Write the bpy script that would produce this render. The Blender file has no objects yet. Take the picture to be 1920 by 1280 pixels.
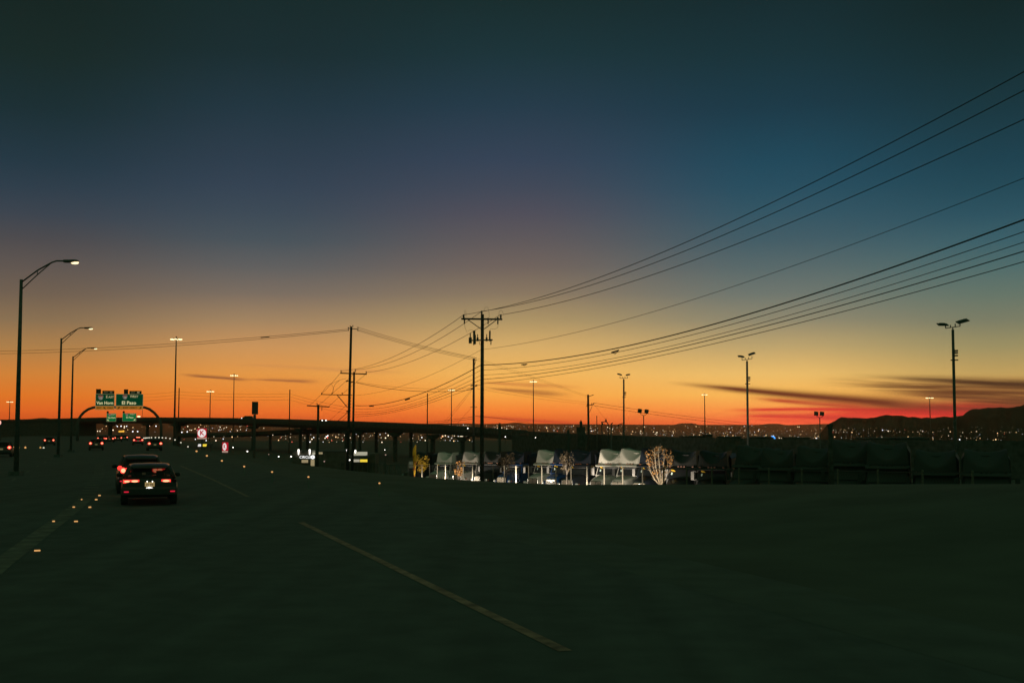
import bpy, math, random
from mathutils import Vector, Matrix

random.seed(7)
scene = bpy.context.scene
col = scene.collection
R = math.radians

# ------------------------------------------------------------------ camera
F = 2133.3                      # focal length in photograph pixels (40 mm on 36 mm, 1920 wide)
EYE = 2.8
PITCH = math.atan(155 / F)
CP, SP = math.cos(PITCH), math.sin(PITCH)
cam_d = bpy.data.cameras.new('camera')
cam_d.lens = 40.0
cam_d.sensor_width = 36.0
cam_d.clip_start = 0.1
cam_d.clip_end = 60000
cam = bpy.data.objects.new('camera', cam_d)
cam.location = (0, 0, EYE)
cam.rotation_euler = (math.pi / 2 + PITCH, 0, 0)
col.objects.link(cam)
scene.camera = cam


def ray(px, py):
    x, u = px - 960, 640 - py
    return Vector((x, F * CP - u * SP, F * SP + u * CP))


def P(px, py, D):
    """world point at forward distance D metres seen at photograph pixel px, py"""
    d = ray(px, py)
    k = D / d.y
    return Vector((d.x * k, D, EYE + d.z * k))


def azel(px, py):
    d = ray(px, py).normalized()
    return math.degrees(math.atan2(d.x, d.y)), math.degrees(math.asin(d.z))


def lin(c):
    out = []
    for v in c:
        v = v / 255.0
        out.append(v / 12.92 if v <= 0.04045 else ((v + 0.055) / 1.055) ** 2.4)
    return out


# ------------------------------------------------------------------ world: dusk sky
world = bpy.data.worlds.new('World')
scene.world = world
world.use_nodes = True
NT = world.node_tree
NT.nodes.clear()


class NV:
    """value wrapper so that node maths reads like maths"""
    def __init__(s, sock):
        s.s = sock

    def __add__(s, o): return mth('ADD', s, o)
    def __sub__(s, o): return mth('SUBTRACT', s, o)
    def __rsub__(s, o): return mth('SUBTRACT', o, s)
    def __mul__(s, o): return mth('MULTIPLY', s, o)
    def __truediv__(s, o): return mth('DIVIDE', s, o)


def _in(sock, v):
    if isinstance(v, NV):
        NT.links.new(v.s, sock)
    else:
        sock.default_value = v


def mth(op, a, b=0.0, clamp=False):
    n = NT.nodes.new('ShaderNodeMath')
    n.operation = op
    n.use_clamp = clamp
    _in(n.inputs[0], a)
    _in(n.inputs[1], b)
    return NV(n.outputs[0])


def smooth(x, a, b):
    n = NT.nodes.new('ShaderNodeMapRange')
    n.interpolation_type = 'SMOOTHSTEP'
    _in(n.inputs['Value'], x)
    n.inputs['From Min'].default_value = a
    n.inputs['From Max'].default_value = b
    return NV(n.outputs['Result'])


def lerp(x, a, b, c=0.0, d=1.0):
    n = NT.nodes.new('ShaderNodeMapRange')
    n.clamp = True
    _in(n.inputs['Value'], x)
    n.inputs['From Min'].default_value = a
    n.inputs['From Max'].default_value = b
    n.inputs['To Min'].default_value = c
    n.inputs['To Max'].default_value = d
    return NV(n.outputs['Result'])


def cmix(f, a, b):
    n = NT.nodes.new('ShaderNodeMix')
    n.data_type = 'RGBA'
    _in(n.inputs[0], f)
    for i, v in ((6, a), (7, b)):
        if isinstance(v, NV):
            NT.links.new(v.s, n.inputs[i])
        else:
            n.inputs[i].default_value = (v[0], v[1], v[2], 1)
    return NV(n.outputs[2])


tc = NT.nodes.new('ShaderNodeTexCoord')
sep = NT.nodes.new('ShaderNodeSeparateXYZ')
NT.links.new(tc.outputs['Generated'], sep.inputs[0])
sx, sy, sz = (NV(sep.outputs[i]) for i in range(3))
EL = mth('ARCSINE', sz) * 57.29578
AZ = mth('ARCTAN2', sx, sy) * 57.29578

SKY_Y = [0, 100, 200, 300, 350, 400, 450, 500, 550, 600, 650, 700, 740, 770, 793]
SKY = {
    60: [(22, 38, 35), (24, 42, 40), (26, 47, 52), (35, 56, 68), (45, 62, 75), (58, 68, 79), (76, 75, 78), (94, 86, 81), (111, 96, 81), (136, 112, 82), (172, 127, 74), (206, 129, 56), (219, 116, 38), (215, 96, 33), (200, 78, 30)],
    500: [(24, 43, 44), (26, 46, 50), (33, 54, 65), (45, 62, 77), (51, 67, 83), (59, 74, 87), (71, 83, 91), (94, 95, 95), (121, 109, 97), (160, 131, 97), (200, 147, 90), (224, 150, 70), (230, 134, 50), (226, 107, 39), (206, 84, 34)],
    970: [(24, 45, 46), (27, 52, 58), (36, 59, 74), (52, 67, 86), (63, 72, 88), (78, 78, 90), (93, 88, 91), (110, 99, 93), (134, 118, 97), (170, 146, 101), (212, 171, 104), (238, 180, 92), (244, 164, 70), (236, 126, 50), (214, 88, 37)],
    1450: [(22, 44, 48), (24, 51, 58), (26, 58, 72), (30, 72, 90), (36, 78, 96), (48, 85, 100), (63, 92, 102), (84, 104, 106), (106, 117, 110), (138, 134, 110), (186, 162, 109), (230, 186, 105), (242, 180, 86), (238, 142, 66), (224, 98, 52)],
    1890: [(19, 39, 40), (21, 46, 50), (24, 55, 64), (28, 66, 80), (33, 73, 87), (42, 82, 96), (58, 95, 104), (78, 107, 106), (98, 116, 104), (120, 124, 101), (154, 143, 98), (190, 158, 92), (204, 146, 76), (196, 112, 56), (176, 84, 48)],
}
E0, E1 = -1.0, 23.0
GAINK = 0.0055
ecoord = lerp(EL, E0, E1)
sky = None
prev_az = None
for px in sorted(SKY):
    rp = NT.nodes.new('ShaderNodeValToRGB')
    rp.color_ramp.interpolation = 'B_SPLINE' if False else 'LINEAR'
    st = sorted((((azel(px, y)[1] - E0) / (E1 - E0)), c) for y, c in zip(SKY_Y, SKY[px]))
    el = rp.color_ramp.elements
    while len(el) < len(st):
        el.new(0.5)
    for e, (p_, c) in zip(el, st):
        e.position = p_
        e.color = (*lin(c), 1)
    NT.links.new(ecoord.s, rp.inputs[0])
    az = azel(px, 640)[0]
    c_ = NV(rp.outputs[0])
    sky = c_ if sky is None else cmix(smooth(AZ, prev_az, az), sky, c_)
    prev_az = az

# streaky clouds low in the sunset
nz = NT.nodes.new('ShaderNodeTexNoise')
cmb = NT.nodes.new('ShaderNodeCombineXYZ')
_in(cmb.inputs[0], AZ * 0.16)
_in(cmb.inputs[1], (EL + AZ * 0.05) * 2.6)
NT.links.new(cmb.outputs[0], nz.inputs['Vector'])
nz.inputs['Scale'].default_value = 1.0
nz.inputs['Detail'].default_value = 5.0
nz.inputs['Roughness'].default_value = 0.55
NZ = NV(nz.outputs['Fac'])
warp = (NZ - 0.5) * 0.34
V = EL + warp
V2 = EL + warp * 0.35
grain = lerp(NZ, 0.33, 0.6, 0.35, 1.0)


def streak(base, pts, w, color, k, fade0=0.25, fade1=0.25, vv=None, amp=None):
    """pts: start and end in photograph pixels; w: half thickness at both ends in pixels"""
    (x0, y0), (x1, y1) = pts
    a0, e0 = azel(x0, y0)
    a1, e1 = azel(x1, y1)
    f = lerp(AZ, a0, a1)
    ctr = f * (e1 - e0) + e0
    deg = 57.3 / F
    wid = f * ((w[1] - w[0]) * deg) + w[0] * deg
    d = ((V if vv is None else vv) - ctr) / wid
    g = mth('EXPONENT', mth('MULTIPLY', d * d, -1.0))
    span = a1 - a0
    fin = smooth(AZ, a0, a0 + span * fade0)
    m = g * fin * k
    if fade1 > 0:
        m = m * (1.0 - smooth(AZ, a1 - span * fade1, a1))
    if amp is None:
        m = m * grain
    return cmix(m, base, lin(color))


nz2 = NT.nodes.new('ShaderNodeTexNoise')
cmb2 = NT.nodes.new('ShaderNodeCombineXYZ')
_in(cmb2.inputs[0], AZ * 0.20)
_in(cmb2.inputs[1], (EL + AZ * 0.042) * 9.0)
cmb2.inputs[2].default_value = 3.7
NT.links.new(cmb2.outputs[0], nz2.inputs['Vector'])
nz2.inputs['Scale'].default_value = 1.0
nz2.inputs['Detail'].default_value = 4.0
nz2.inputs['Roughness'].default_value = 0.5
NZ2 = NV(nz2.outputs['Fac'])
band = smooth(NZ2, 0.40, 0.60)


def region(base, pts, w, c0, c1, k, fade0, fade1):
    (x0, y0), (x1, y1) = pts
    a0, e0 = azel(x0, y0)
    a1, e1 = azel(x1, y1)
    f = lerp(AZ, a0, a1)
    ctr = f * (e1 - e0) + e0
    deg = 57.3 / F
    wid = f * ((w[1] - w[0]) * deg) + w[0] * deg
    d = (EL - ctr) / wid
    d2 = d * d
    m = mth('EXPONENT', mth('MULTIPLY', d2 * d2, -1.0)) * smooth(AZ, a0, a0 + (a1 - a0) * fade0) * k
    if fade1 > 0:
        m = m * (1.0 - smooth(AZ, a1 - (a1 - a0) * fade1, a1))
    return m, cmix(band, lin(c0), lin(c1))


_m, _c = region(sky, [(1400, 788), (1960, 774)], (8, 26), (250, 56, 44), (178, 22, 36), 1.0, 0.38, 0.25)
sky = cmix(_m, sky, _c)
_m, _c = region(sky, [(1500, 712), (2300, 752)], (6, 34), (186, 128, 64), (70, 44, 28), 1.0, 0.45, 0)
sky = cmix(_m * lerp(band, 0, 1, 0.35, 1.0), sky, _c)
sky = streak(sky, [(1360, 781), (1820, 782)], (5, 9), (252, 70, 54), 0.7, 0.30, 0.25)
sky = streak(sky, [(1250, 789), (1700, 793)], (6, 9), (250, 92, 58), 0.7, 0.5, 0.3, amp=1)
sky = streak(sky, [(1345, 768), (1990, 770)], (2.6, 10), (198, 26, 40), 1.0, 0.16, 0.2, amp=1)
sky = streak(sky, [(1370, 779), (1660, 787)], (2.0, 4.5), (204, 40, 44), 0.95, 0.2, 0.3, amp=1)
sky = streak(sky, [(1375, 775), (1680, 788)], (2.5, 6), (186, 42, 44), 0.9, 0.25, 0.3)
sky = streak(sky, [(1380, 785), (1600, 793)], (2, 4), (200, 60, 44), 0.7, 0.25, 0.3)
sky = streak(sky, [(1235, 716), (1800, 768)], (2.8, 13), (86, 40, 27), 1.0, 0.28, 0.25, vv=V2, amp=1)
sky = streak(sky, [(1380, 743), (1680, 770)], (2.6, 9), (168, 50, 38), 0.95, 0.3, 0.3, vv=V2)
sky = streak(sky, [(1600, 752), (2300, 784)], (6, 18), (112, 44, 36), 0.9, 0.3, 0)
sky = streak(sky, [(1560, 701), (2300, 742)], (2.0, 15), (62, 44, 30), 1.0, 0.45, 0, amp=1)
sky = streak(sky, [(1520, 712), (2300, 768)], (2.0, 14), (82, 50, 30), 0.95, 0.40, 0)
sky = streak(sky, [(1600, 731), (2300, 778)], (5, 20), (88, 48, 32), 0.95, 0.3, 0)
sky = streak(sky, [(1640, 720), (2300, 760)], (3, 26), (120, 78, 44), 0.6, 0.4, 0)
sky = streak(sky, [(325, 701), (480, 713)], (1.6, 3.2), (118, 70, 50), 0.95, 0.3, 0.3, vv=V)
sky = streak(sky, [(440, 710), (610, 715)], (1.6, 3.0), (140, 84, 56), 0.85, 0.4, 0.3, vv=V)
sky = streak(sky, [(400, 680), (800, 700)], (2, 4), (196, 132, 80), 0.5, 0.3, 0.3)
sky = streak(sky, [(890, 717), (1110, 727)], (2.2, 4), (176, 98, 54), 0.85, 0.2, 0.5)
sky = streak(sky, [(895, 727), (1090, 742)], (2.4, 6), (112, 58, 40), 0.95, 0.3, 0.4, vv=V2)
sky = streak(sky, [(870, 779), (1130, 798)], (2.4, 5), (176, 52, 38), 0.85, 0.2, 0.3, vv=V2)
sky = streak(sky, [(540, 782), (600, 783)], (1.5, 2), (180, 80, 50), 0.6, 0.3, 0.3, vv=V2)

# away from the sunset the sky is an even dim blue-green
AMB = (0.039, 0.094, 0.045)
aabs = mth('ABSOLUTE', AZ)
sky = cmix(smooth(aabs, 34, 100), sky, AMB)
sky = cmix(smooth(EL, 23, 60), sky, AMB)

nish = NT.nodes.new('ShaderNodeTexSky')
nish.sky_type = 'NISHITA'
nish.sun_disc = False
nish.sun_elevation = R(0.0)
nish.sun_rotation = R(14)
addn = NT.nodes.new('ShaderNodeMix')
addn.data_type = 'RGBA'
addn.blend_type = 'ADD'
addn.inputs[0].default_value = 0.0006
NT.links.new(sky.s, addn.inputs[6])
NT.links.new(nish.outputs[0], addn.inputs[7])
bg = NT.nodes.new('ShaderNodeBackground')
_in(bg.inputs['Strength'], mth('EXPONENT', mth('MINIMUM', mth('DIVIDE', GAINK, mth('MAXIMUM', sz, 0.001)), 0.52)))
NT.links.new(addn.outputs[2], bg.inputs['Color'])
wo = NT.nodes.new('ShaderNodeOutputWorld')
NT.links.new(bg.outputs[0], wo.inputs['Surface'])

# afterglow of the sun, just at the horizon ahead and to the right
sun_d = bpy.data.lights.new('sun', 'SUN')
sun_d.energy = 0.02
sun_d.angle = R(0.5)
sun_d.color = (1.0, 0.55, 0.3)
sun = bpy.data.objects.new('sun', sun_d)
sun.rotation_euler = (R(89), 0, R(180 - 14))
col.objects.link(sun)

scene.view_settings.view_transform = 'Standard'
scene.view_settings.look = 'None'
scene.view_settings.exposure = 0.0
scene.view_settings.gamma = 1.0
scene.cycles.max_bounces = 6
scene.cycles.volume_bounces = 0
scene.cycles.sample_clamp_indirect = 2.0
scene.cycles.sample_clamp_direct = 0.0
scene.cycles.use_denoising = True

# ------------------------------------------------------------------ helpers
MATS = {}


def mat(name, c, rough=0.7, metal=0.0, var=0.0, scale=4.0, emit=None, estr=0.0, bump=0.0, coat=0.0, spec=0.5):
    if name in MATS:
        return MATS[name]
    m = bpy.data.materials.new(name)
    m.use_nodes = True
    nt = m.node_tree
    b = nt.nodes['Principled BSDF']
    b.inputs['Base Color'].default_value = (*c, 1)
    b.inputs['Roughness'].default_value = rough
    b.inputs['Metallic'].default_value = metal
    b.inputs['Coat Weight'].default_value = coat
    b.inputs['Specular IOR Level'].default_value = spec
    if var > 0 or bump > 0:
        t = nt.nodes.new('ShaderNodeTexCoord')
        n = nt.nodes.new('ShaderNodeTexNoise')
        n.inputs['Scale'].default_value = scale
        n.inputs['Detail'].default_value = 6
        nt.links.new(t.outputs['Object'], n.inputs['Vector'])
        if var > 0:
            r = nt.nodes.new('ShaderNodeValToRGB')
            r.color_ramp.elements[0].position = 0.3
            r.color_ramp.elements[1].position = 0.7
            r.color_ramp.elements[0].color = (*[v * (1 - var) for v in c], 1)
            r.color_ramp.elements[1].color = (*[min(1, v * (1 + var)) for v in c], 1)
            nt.links.new(n.outputs['Fac'], r.inputs[0])
            nt.links.new(r.outputs[0], b.inputs['Base Color'])
        if bump > 0:
            bp = nt.nodes.new('ShaderNodeBump')
            bp.inputs['Strength'].default_value = bump
            nt.links.new(n.outputs['Fac'], bp.inputs['Height'])
            nt.links.new(bp.outputs[0], b.inputs['Normal'])
    if emit is not None:
        b.inputs['Emission Color'].default_value = (*emit, 1)
        b.inputs['Emission Strength'].default_value = estr
        m.cycles.emission_sampling = 'NONE'
    MATS[name] = m
    return m


def glow(name, c, s, base=None):
    return mat(name, base or tuple(0.3 * v for v in c), 0.5, emit=c, estr=s)


M_asphalt = mat('asphalt', (0.127, 0.127, 0.124), 0.92, var=0.14, scale=1.3, bump=0.15, spec=0.1)
_nt = M_asphalt.node_tree
_tc2 = _nt.nodes.new('ShaderNodeTexCoord')
_mp = _nt.nodes.new('ShaderNodeMapping')
_mp.inputs['Rotation'].default_value = (0, 0, -R(19.9))
_mp.inputs['Scale'].default_value = (1.1, 0.035, 1)
_n2 = _nt.nodes.new('ShaderNodeTexNoise')
_n2.inputs['Scale'].default_value = 1.0
_n2.inputs['Detail'].default_value = 5
_mr = _nt.nodes.new('ShaderNodeMapRange')
_mr.inputs['From Min'].default_value = 0.3
_mr.inputs['From Max'].default_value = 0.7
_mr.inputs['To Min'].default_value = 0.86
_mr.inputs['To Max'].default_value = 1.11
_mm = _nt.nodes.new('ShaderNodeMix')
_mm.data_type = 'RGBA'
_mm.blend_type = 'MULTIPLY'
_mm.inputs[0].default_value = 1.0
_bs0 = _nt.nodes['Principled BSDF']
_src = _bs0.inputs['Base Color'].links[0].from_socket
_nt.links.new(_tc2.outputs['Object'], _mp.inputs[0])
_nt.links.new(_mp.outputs[0], _n2.inputs['Vector'])
_nt.links.new(_n2.outputs['Fac'], _mr.inputs['Value'])
_nt.links.new(_src, _mm.inputs[6])
_nt.links.new(_mr.outputs[0], _mm.inputs[7])
_nt.links.new(_mm.outputs[2], _bs0.inputs['Base Color'])
M_shoulder = mat('shoulder_asphalt', (0.136, 0.133, 0.124), 0.95, var=0.16, scale=0.9, bump=0.15, spec=0.1)
M_dirt = mat('desert_soil', (0.139, 0.130, 0.115), 0.97, var=0.16, scale=0.35, bump=0.2, spec=0.05)
M_line = mat('worn_headlit_paint', (0.36, 0.185, 0.132), 0.8, var=0.5, scale=3.0)  # worn paint with warm headlight tinted into its colour
M_line3 = mat('worn_headlit_paint_dim', (0.24, 0.165, 0.125), 0.85, var=0.4, scale=2.0)  # dimmer copy of the tinted line paint, where the headlight weakens
M_line2 = mat('faded_paint', (0.155, 0.137, 0.112), 0.85, var=0.5, scale=2.0)
M_conc = mat('concrete', (0.132, 0.127, 0.118), 0.9, var=0.3, scale=1.5, bump=0.2, spec=0.1)
M_dpost = mat('post_plastic', (0.26, 0.26, 0.24), 0.9, spec=0.05)
M_wood = mat('creosote_wood', (0.092, 0.088, 0.078), 0.9, var=0.4, scale=5, spec=0.1)
M_steel = mat('galvanised_steel', (0.155, 0.155, 0.147), 0.7, var=0.25, scale=6, spec=0.2)
M_dark = mat('dark_metal', (0.124, 0.124, 0.116), 0.7, var=0.2, scale=5, spec=0.2)
M_wire = mat('cable_black', (0.078, 0.078, 0.073), 0.8, spec=0.1)
M_porc = mat('insulator_glaze', (0.132, 0.124, 0.109), 0.6, spec=0.2)
M_rubber = mat('rubber', (0.093, 0.093, 0.090), 0.9, spec=0.1)
M_glass = mat('dark_glass', (0.012, 0.013, 0.014), 0.06, spec=0.4)
M_chrome = mat('chrome', (0.62, 0.62, 0.60), 0.14, metal=1.0)
M_barkd = mat('dark_bark', (0.055, 0.045, 0.035), 0.9, var=0.3, scale=9)
M_bark = mat('pale_bark', (0.27, 0.215, 0.145), 0.9, var=0.4, scale=9, bump=0.3)
M_lampwarm = glow('warm_lamp', (1.0, 0.74, 0.40), 2.0)
M_lamphot = glow('mast_lamp', (1.0, 0.74, 0.38), 2.4)
M_red = glow('tail_red', (1.0, 0.04, 0.03), 1.9, (0.3, 0.01, 0.01))
M_redhot = glow('tail_core', (1.0, 0.30, 0.15), 2.6, (0.4, 0.02, 0.02))
M_reddim = glow('fog_red', (1.0, 0.02, 0.06), 0.75, (0.3, 0.01, 0.01))
M_white = glow('white_lamp', (1.0, 0.95, 0.85), 4.0)
M_amber = glow('amber_marker_glow', (1.0, 0.50, 0.14), 0.55)  # faint marker reflectors, glowing in place of returned headlight
M_amberlow = glow('amber_reflector_glow', (1.0, 0.48, 0.16), 0.85, (0.6, 0.3, 0.08))  # reflector emits by itself to stand for headlight sent back
M_amberhot = glow('amber_stud_glow', (1.0, 0.50, 0.17), 0.75, (0.6, 0.3, 0.08))  # stud face emits in place of reflecting headlights
M_whitelow = glow('white_reflector_glow', (1.0, 0.92, 0.72), 0.9, (0.6, 0.58, 0.5))  # white reflectors also emit, standing for returned headlight


class MB:
    def __init__(s):
        s.v, s.f, s.m = [], [], []
        s.cur = 0

    def add(s, vs, fs):
        o = len(s.v)
        s.v += [tuple(v) for v in vs]
        for f in fs:
            s.f.append(tuple(i + o for i in f))
            s.m.append(s.cur)
        return s

    def box(s, c, d, rot=None):
        hx, hy, hz = d[0] / 2, d[1] / 2, d[2] / 2
        vs = [Vector((x, y, z)) for x in (-hx, hx) for y in (-hy, hy) for z in (-hz, hz)]
        if rot is not None:
            vs = [rot @ v for v in vs]
        vs = [v + Vector(c) for v in vs]
        return s.add(vs, [(0, 1, 3, 2), (4, 6, 7, 5), (0, 4, 5, 1), (2, 3, 7, 6), (0, 2, 6, 4), (1, 5, 7, 3)])

    def tube(s, pts, r, n=8, caps=True):
        pts = [Vector(p) for p in pts]
        if not isinstance(r, (list, tuple)):
            r = [r] * len(pts)
        rings = []
        for i, p in enumerate(pts):
            a = pts[max(i - 1, 0)]
            b = pts[min(i + 1, len(pts) - 1)]
            t = (b - a)
            if t.length < 1e-9:
                t = Vector((0, 0, 1))
            t.normalize()
            if i == 0:
                up = Vector((0, 0, 1)) if abs(t.z) < 0.95 else Vector((1, 0, 0))
                x = t.cross(up).normalized()
            else:
                x = (x - t * x.dot(t)).normalized()
            y = t.cross(x).normalized()
            rings.append([p + (x * math.cos(k * 2 * math.pi / n) + y * math.sin(k * 2 * math.pi / n)) * r[i] for k in range(n)])
        vs = [v for g in rings for v in g]
        fs = []
        for i in range(len(pts) - 1):
            for k in range(n):
                a, b = i * n + k, i * n + (k + 1) % n
                fs.append((a, b, b + n, a + n))
        if caps:
            fs.append(tuple(range(n - 1, -1, -1)))
            fs.append(tuple(range((len(pts) - 1) * n, len(pts) * n)))
        return s.add(vs, fs)

    def prism(s, poly, axis, a, b):
        """poly in the two other axes, extruded along axis from a to b"""
        def mk(p, w):
            return {'x': (w, p[0], p[1]), 'y': (p[0], w, p[1]), 'z': (p[0], p[1], w)}[axis]
        n = len(poly)
        vs = [mk(p, a) for p in poly] + [mk(p, b) for p in poly]
        fs = [tuple(range(n - 1, -1, -1)), tuple(range(n, 2 * n))]
        fs += [(i, (i + 1) % n, (i + 1) % n + n, i + n) for i in range(n)]
        return s.add(vs, fs)

    def loft(s, secs, caps=True):
        n = len(secs[0])
        vs = [v for g in secs for v in g]
        fs = []
        for i in range(len(secs) - 1):
            for k in range(n):
                a, b = i * n + k, i * n + (k + 1) % n
                fs.append((a, b, b + n, a + n))
        if caps:
            fs.append(tuple(range(n - 1, -1, -1)))
            fs.append(tuple(range((len(secs) - 1) * n, len(secs) * n)))
        return s.add(vs, fs)

    def ball(s, c, r, sq=(1, 1, 1), n=8):
        c = Vector(c)
        vs = [c + Vector((0, 0, r * sq[2]))]
        m = max(3, n // 2)
        for i in range(1, m):
            th = math.pi * i / m
            for k in range(n):
                ph = 2 * math.pi * k / n
                vs.append(c + Vector((r * sq[0] * math.sin(th) * math.cos(ph), r * sq[1] * math.sin(th) * math.sin(ph), r * sq[2] * math.cos(th))))
        vs.append(c - Vector((0, 0, r * sq[2])))
        fs = [(0, 1 + k, 1 + (k + 1) % n) for k in range(n)]
        for i in range(m - 2):
            for k in range(n):
                a, b = 1 + i * n + k, 1 + i * n + (k + 1) % n
                fs.append((a, a + n, b + n, b))
        l = len(vs) - 1
        o = 1 + (m - 2) * n
        fs += [(l, o + (k + 1) % n, o + k) for k in range(n)]
        return s.add(vs, fs)

    def build(s, name, m, parent=None, smooth=False, loc=None):
        me = bpy.data.meshes.new(name)
        me.from_pydata(s.v, [], s.f)
        ms = m if isinstance(m, (list, tuple)) else [m]
        for x in ms:
            me.materials.append(x)
        if len(ms) > 1:
            me.polygons.foreach_set('material_index', s.m)
        if smooth:
            me.polygons.foreach_set('use_smooth', [True] * len(me.polygons))
        me.update()
        o = bpy.data.objects.new(name, me)
        if loc is not None:
            o.location = loc
        col.objects.link(o)
        if parent is not None:
            o.parent = parent
        return o


def tag(o, label=None, cat=None, group=None, kind=None):
    if label:
        o['label'] = label
    if cat:
        o['category'] = cat
    if group:
        o['group'] = group
    if kind:
        o['kind'] = kind
    return o


def thing(name, label, cat, loc, rz=0.0, group=None):
    o = bpy.data.objects.new(name, None)
    o.empty_display_size = 0.2
    o.location = loc
    o.rotation_euler = (0, 0, rz)
    col.objects.link(o)
    return tag(o, label, cat, group)


def copy_tree(o, parent=None):
    c = o.copy()
    col.objects.link(c)
    c.parent = parent
    for ch in list(o.children):
        copy_tree(ch, c)
    return c


def put(o, loc, rz, label, group=None):
    o.location = loc
    o.rotation_euler = (0, 0, rz)
    o['label'] = label
    if group:
        o['group'] = group
    return o


def recolour(o, m):
    o.material_slots[0].link = 'OBJECT'
    o.material_slots[0].material = m


def text_mesh(body, size, m, parent, name='lettering', loc=(0, 0, 0), align='CENTER', bold=0.0, sx_=1.0, ext=0.012):
    """flat lettering standing in the local xz plane and facing -y"""
    cu = bpy.data.curves.new(name, 'FONT')
    cu.body = body
    cu.size = size
    cu.align_x = align
    cu.align_y = 'CENTER'
    cu.extrude = ext
    cu.offset = bold
    cu.resolution_u = 3
    tmp = bpy.data.objects.new('tmp', cu)
    col.objects.link(tmp)
    bpy.context.view_layer.update()
    me = bpy.data.meshes.new_from_object(tmp.evaluated_get(bpy.context.evaluated_depsgraph_get()))
    bpy.data.objects.remove(tmp)
    bpy.data.curves.remove(cu)
    for v in me.vertices:
        x, y, z = v.co
        v.co = (x * sx_, -z, y)
    me.materials.clear()
    me.materials.append(m)
    o = bpy.data.objects.new(name, me)
    o.location = loc
    col.objects.link(o)
    o.parent = parent
    return o


# ------------------------------------------------------------------ road frame and terrain
ALPHA = R(19.9)
SA, CA = math.sin(ALPHA), math.cos(ALPHA)


def W(s, t, z=0.0):
    return Vector((-SA * s + CA * t, CA * s + SA * t, z))


def ST(x, y):
    return (-SA * x + CA * y, CA * x + SA * y)


def sst(x, a, b):
    k = min(1, max(0, (x - a) / (b - a)))
    return k * k * (3 - 2 * k)


def road_z(s):
    return 0.0 if s < 60 else -0.006 * (min(s, 700) - 60)


def lot_z(s):
    if s < 140:
        return -3.1 - 0.03 * (max(s, -40) - 80)
    return -4.9 - 3.6 * sst(s, 140, 245)


def crest_z(s):
    return max(min(-0.72 - 0.05 * (s - 61), 1.3), lot_z(s) + 0.3)


def H(x, y):
    s, t = ST(x, y)
    rz = road_z(max(s, 0))
    if t <= 12:
        h = rz
    else:
        cz, lz = crest_z(s), lot_z(s)
        if t <= 28:
            h = rz + (cz - rz) * sst(t, 12, 28)
        elif t <= 32.5:
            h = cz + (lz - cz) * sst(t, 28.4, 32.5)
        else:
            h = lz
    if t < -38:
        h = rz - 1.5 * sst(-t, 38, 60)
    r = math.hypot(x, y)
    b = sst(r, 720, 2300)
    return h * (1 - b) - 47.0 * b


ts = [-15000, -9000, -5000, -3000, -2000, -1400, -1000, -700, -500, -350, -240, -160, -110, -80, -62, -50, -42, -36, -28, -20, -12, -6, 0, 6, 12]
ts += [14, 16, 18, 20, 22, 24, 26, 27, 28, 28.4, 29, 29.8, 30.6, 31.4, 32.5, 34, 38, 45, 60, 80, 110, 150, 200, 260, 340, 430, 540, 680, 850, 1050, 1300, 1600, 2000, 2500, 3300, 4500, 6500, 10000, 15000]
ss = [-14000, -7000, -3000, -1500, -700, -300, -120, -60, -30, -10]
ss += list(range(0, 260, 6)) + list(range(260, 760, 20)) + [800, 850, 920, 1000, 1100, 1200, 1350, 1500, 1700, 1900, 2100, 2400, 2800, 3400, 4200, 5500, 7500, 10500, 15000]
mb = MB()
vs = []
for s in ss:
    for t in ts:
        p = W(s, t)
        vs.append((p.x, p.y, H(p.x, p.y)))
n = len(ts)
mb.add(vs, [(i * n + k, i * n + k + 1, (i + 1) * n + k + 1, (i + 1) * n + k) for i in range(len(ss) - 1) for k in range(n - 1)])
tag(mb.build('ground', M_dirt, smooth=True), kind='structure')


def road_strip(name, t0f, t1f, s0, s1, m, dz, step=10, kind='structure'):
    b = MB()
    v = []
    sl = [s0] + [q * step for q in range(int(s0 // step) - 1, int(s1 // step) + 2) if s0 + 1e-6 < q * step < s1 - 1e-6] + [s1]
    if s1 - s0 <= 5:
        sl = [s0, s1]
    k = len(sl) - 1
    for s in sl:
        for t in (t0f(s), t1f(s)):
            p = W(s, t)
            v.append((p.x, p.y, road_z(max(s, 0)) + dz))
    b.add(v, [(2 * i, 2 * i + 1, 2 * i + 3, 2 * i + 2) for i in range(k)])
    return tag(b.build(name, m), kind=kind)


road_strip('freeway', lambda s: -31, lambda s: 9.5, -60, 690, M_asphalt, 0.010)
road_strip('exit_road', lambda s: 9.5, lambda s: 11.5, -60, 690, M_shoulder, 0.012)
TR = 5.48


def left_t(s):
    for (a, ta), (b, tb) in zip([(-60, -6.5), (24.5, -1.83), (44, -0.47), (70, 0.10)], [(24.5, -1.83), (44, -0.47), (70, 0.10), (700, 0.2)]):
        if s <= b:
            return ta + (tb - ta) * (s - a) / (b - a)
    return 0.2


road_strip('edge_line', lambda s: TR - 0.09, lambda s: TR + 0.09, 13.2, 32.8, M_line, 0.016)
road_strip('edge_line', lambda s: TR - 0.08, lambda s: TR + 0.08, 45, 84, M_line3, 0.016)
road_strip('gore_line', lambda s: left_t(s) - 0.24, lambda s: left_t(s) + 0.24, -40, 46, M_line2, 0.016, 5)
for k in range(22):
    a = 47 + k * 2.2
    road_strip('ladder_marking', lambda s: left_t(s) - 0.30, lambda s: left_t(s) + 0.30, a, a + 0.7, M_line2, 0.016, 0.9)
for tl in (-4.0, -7.7, -11.4, -19):
    for k in range(16):
        a = 14 + k * 12
        road_strip('lane_dash', lambda s: tl - 0.07, lambda s: tl + 0.07, a, a + 3.0, M_line2, 0.016, 3)

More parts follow.
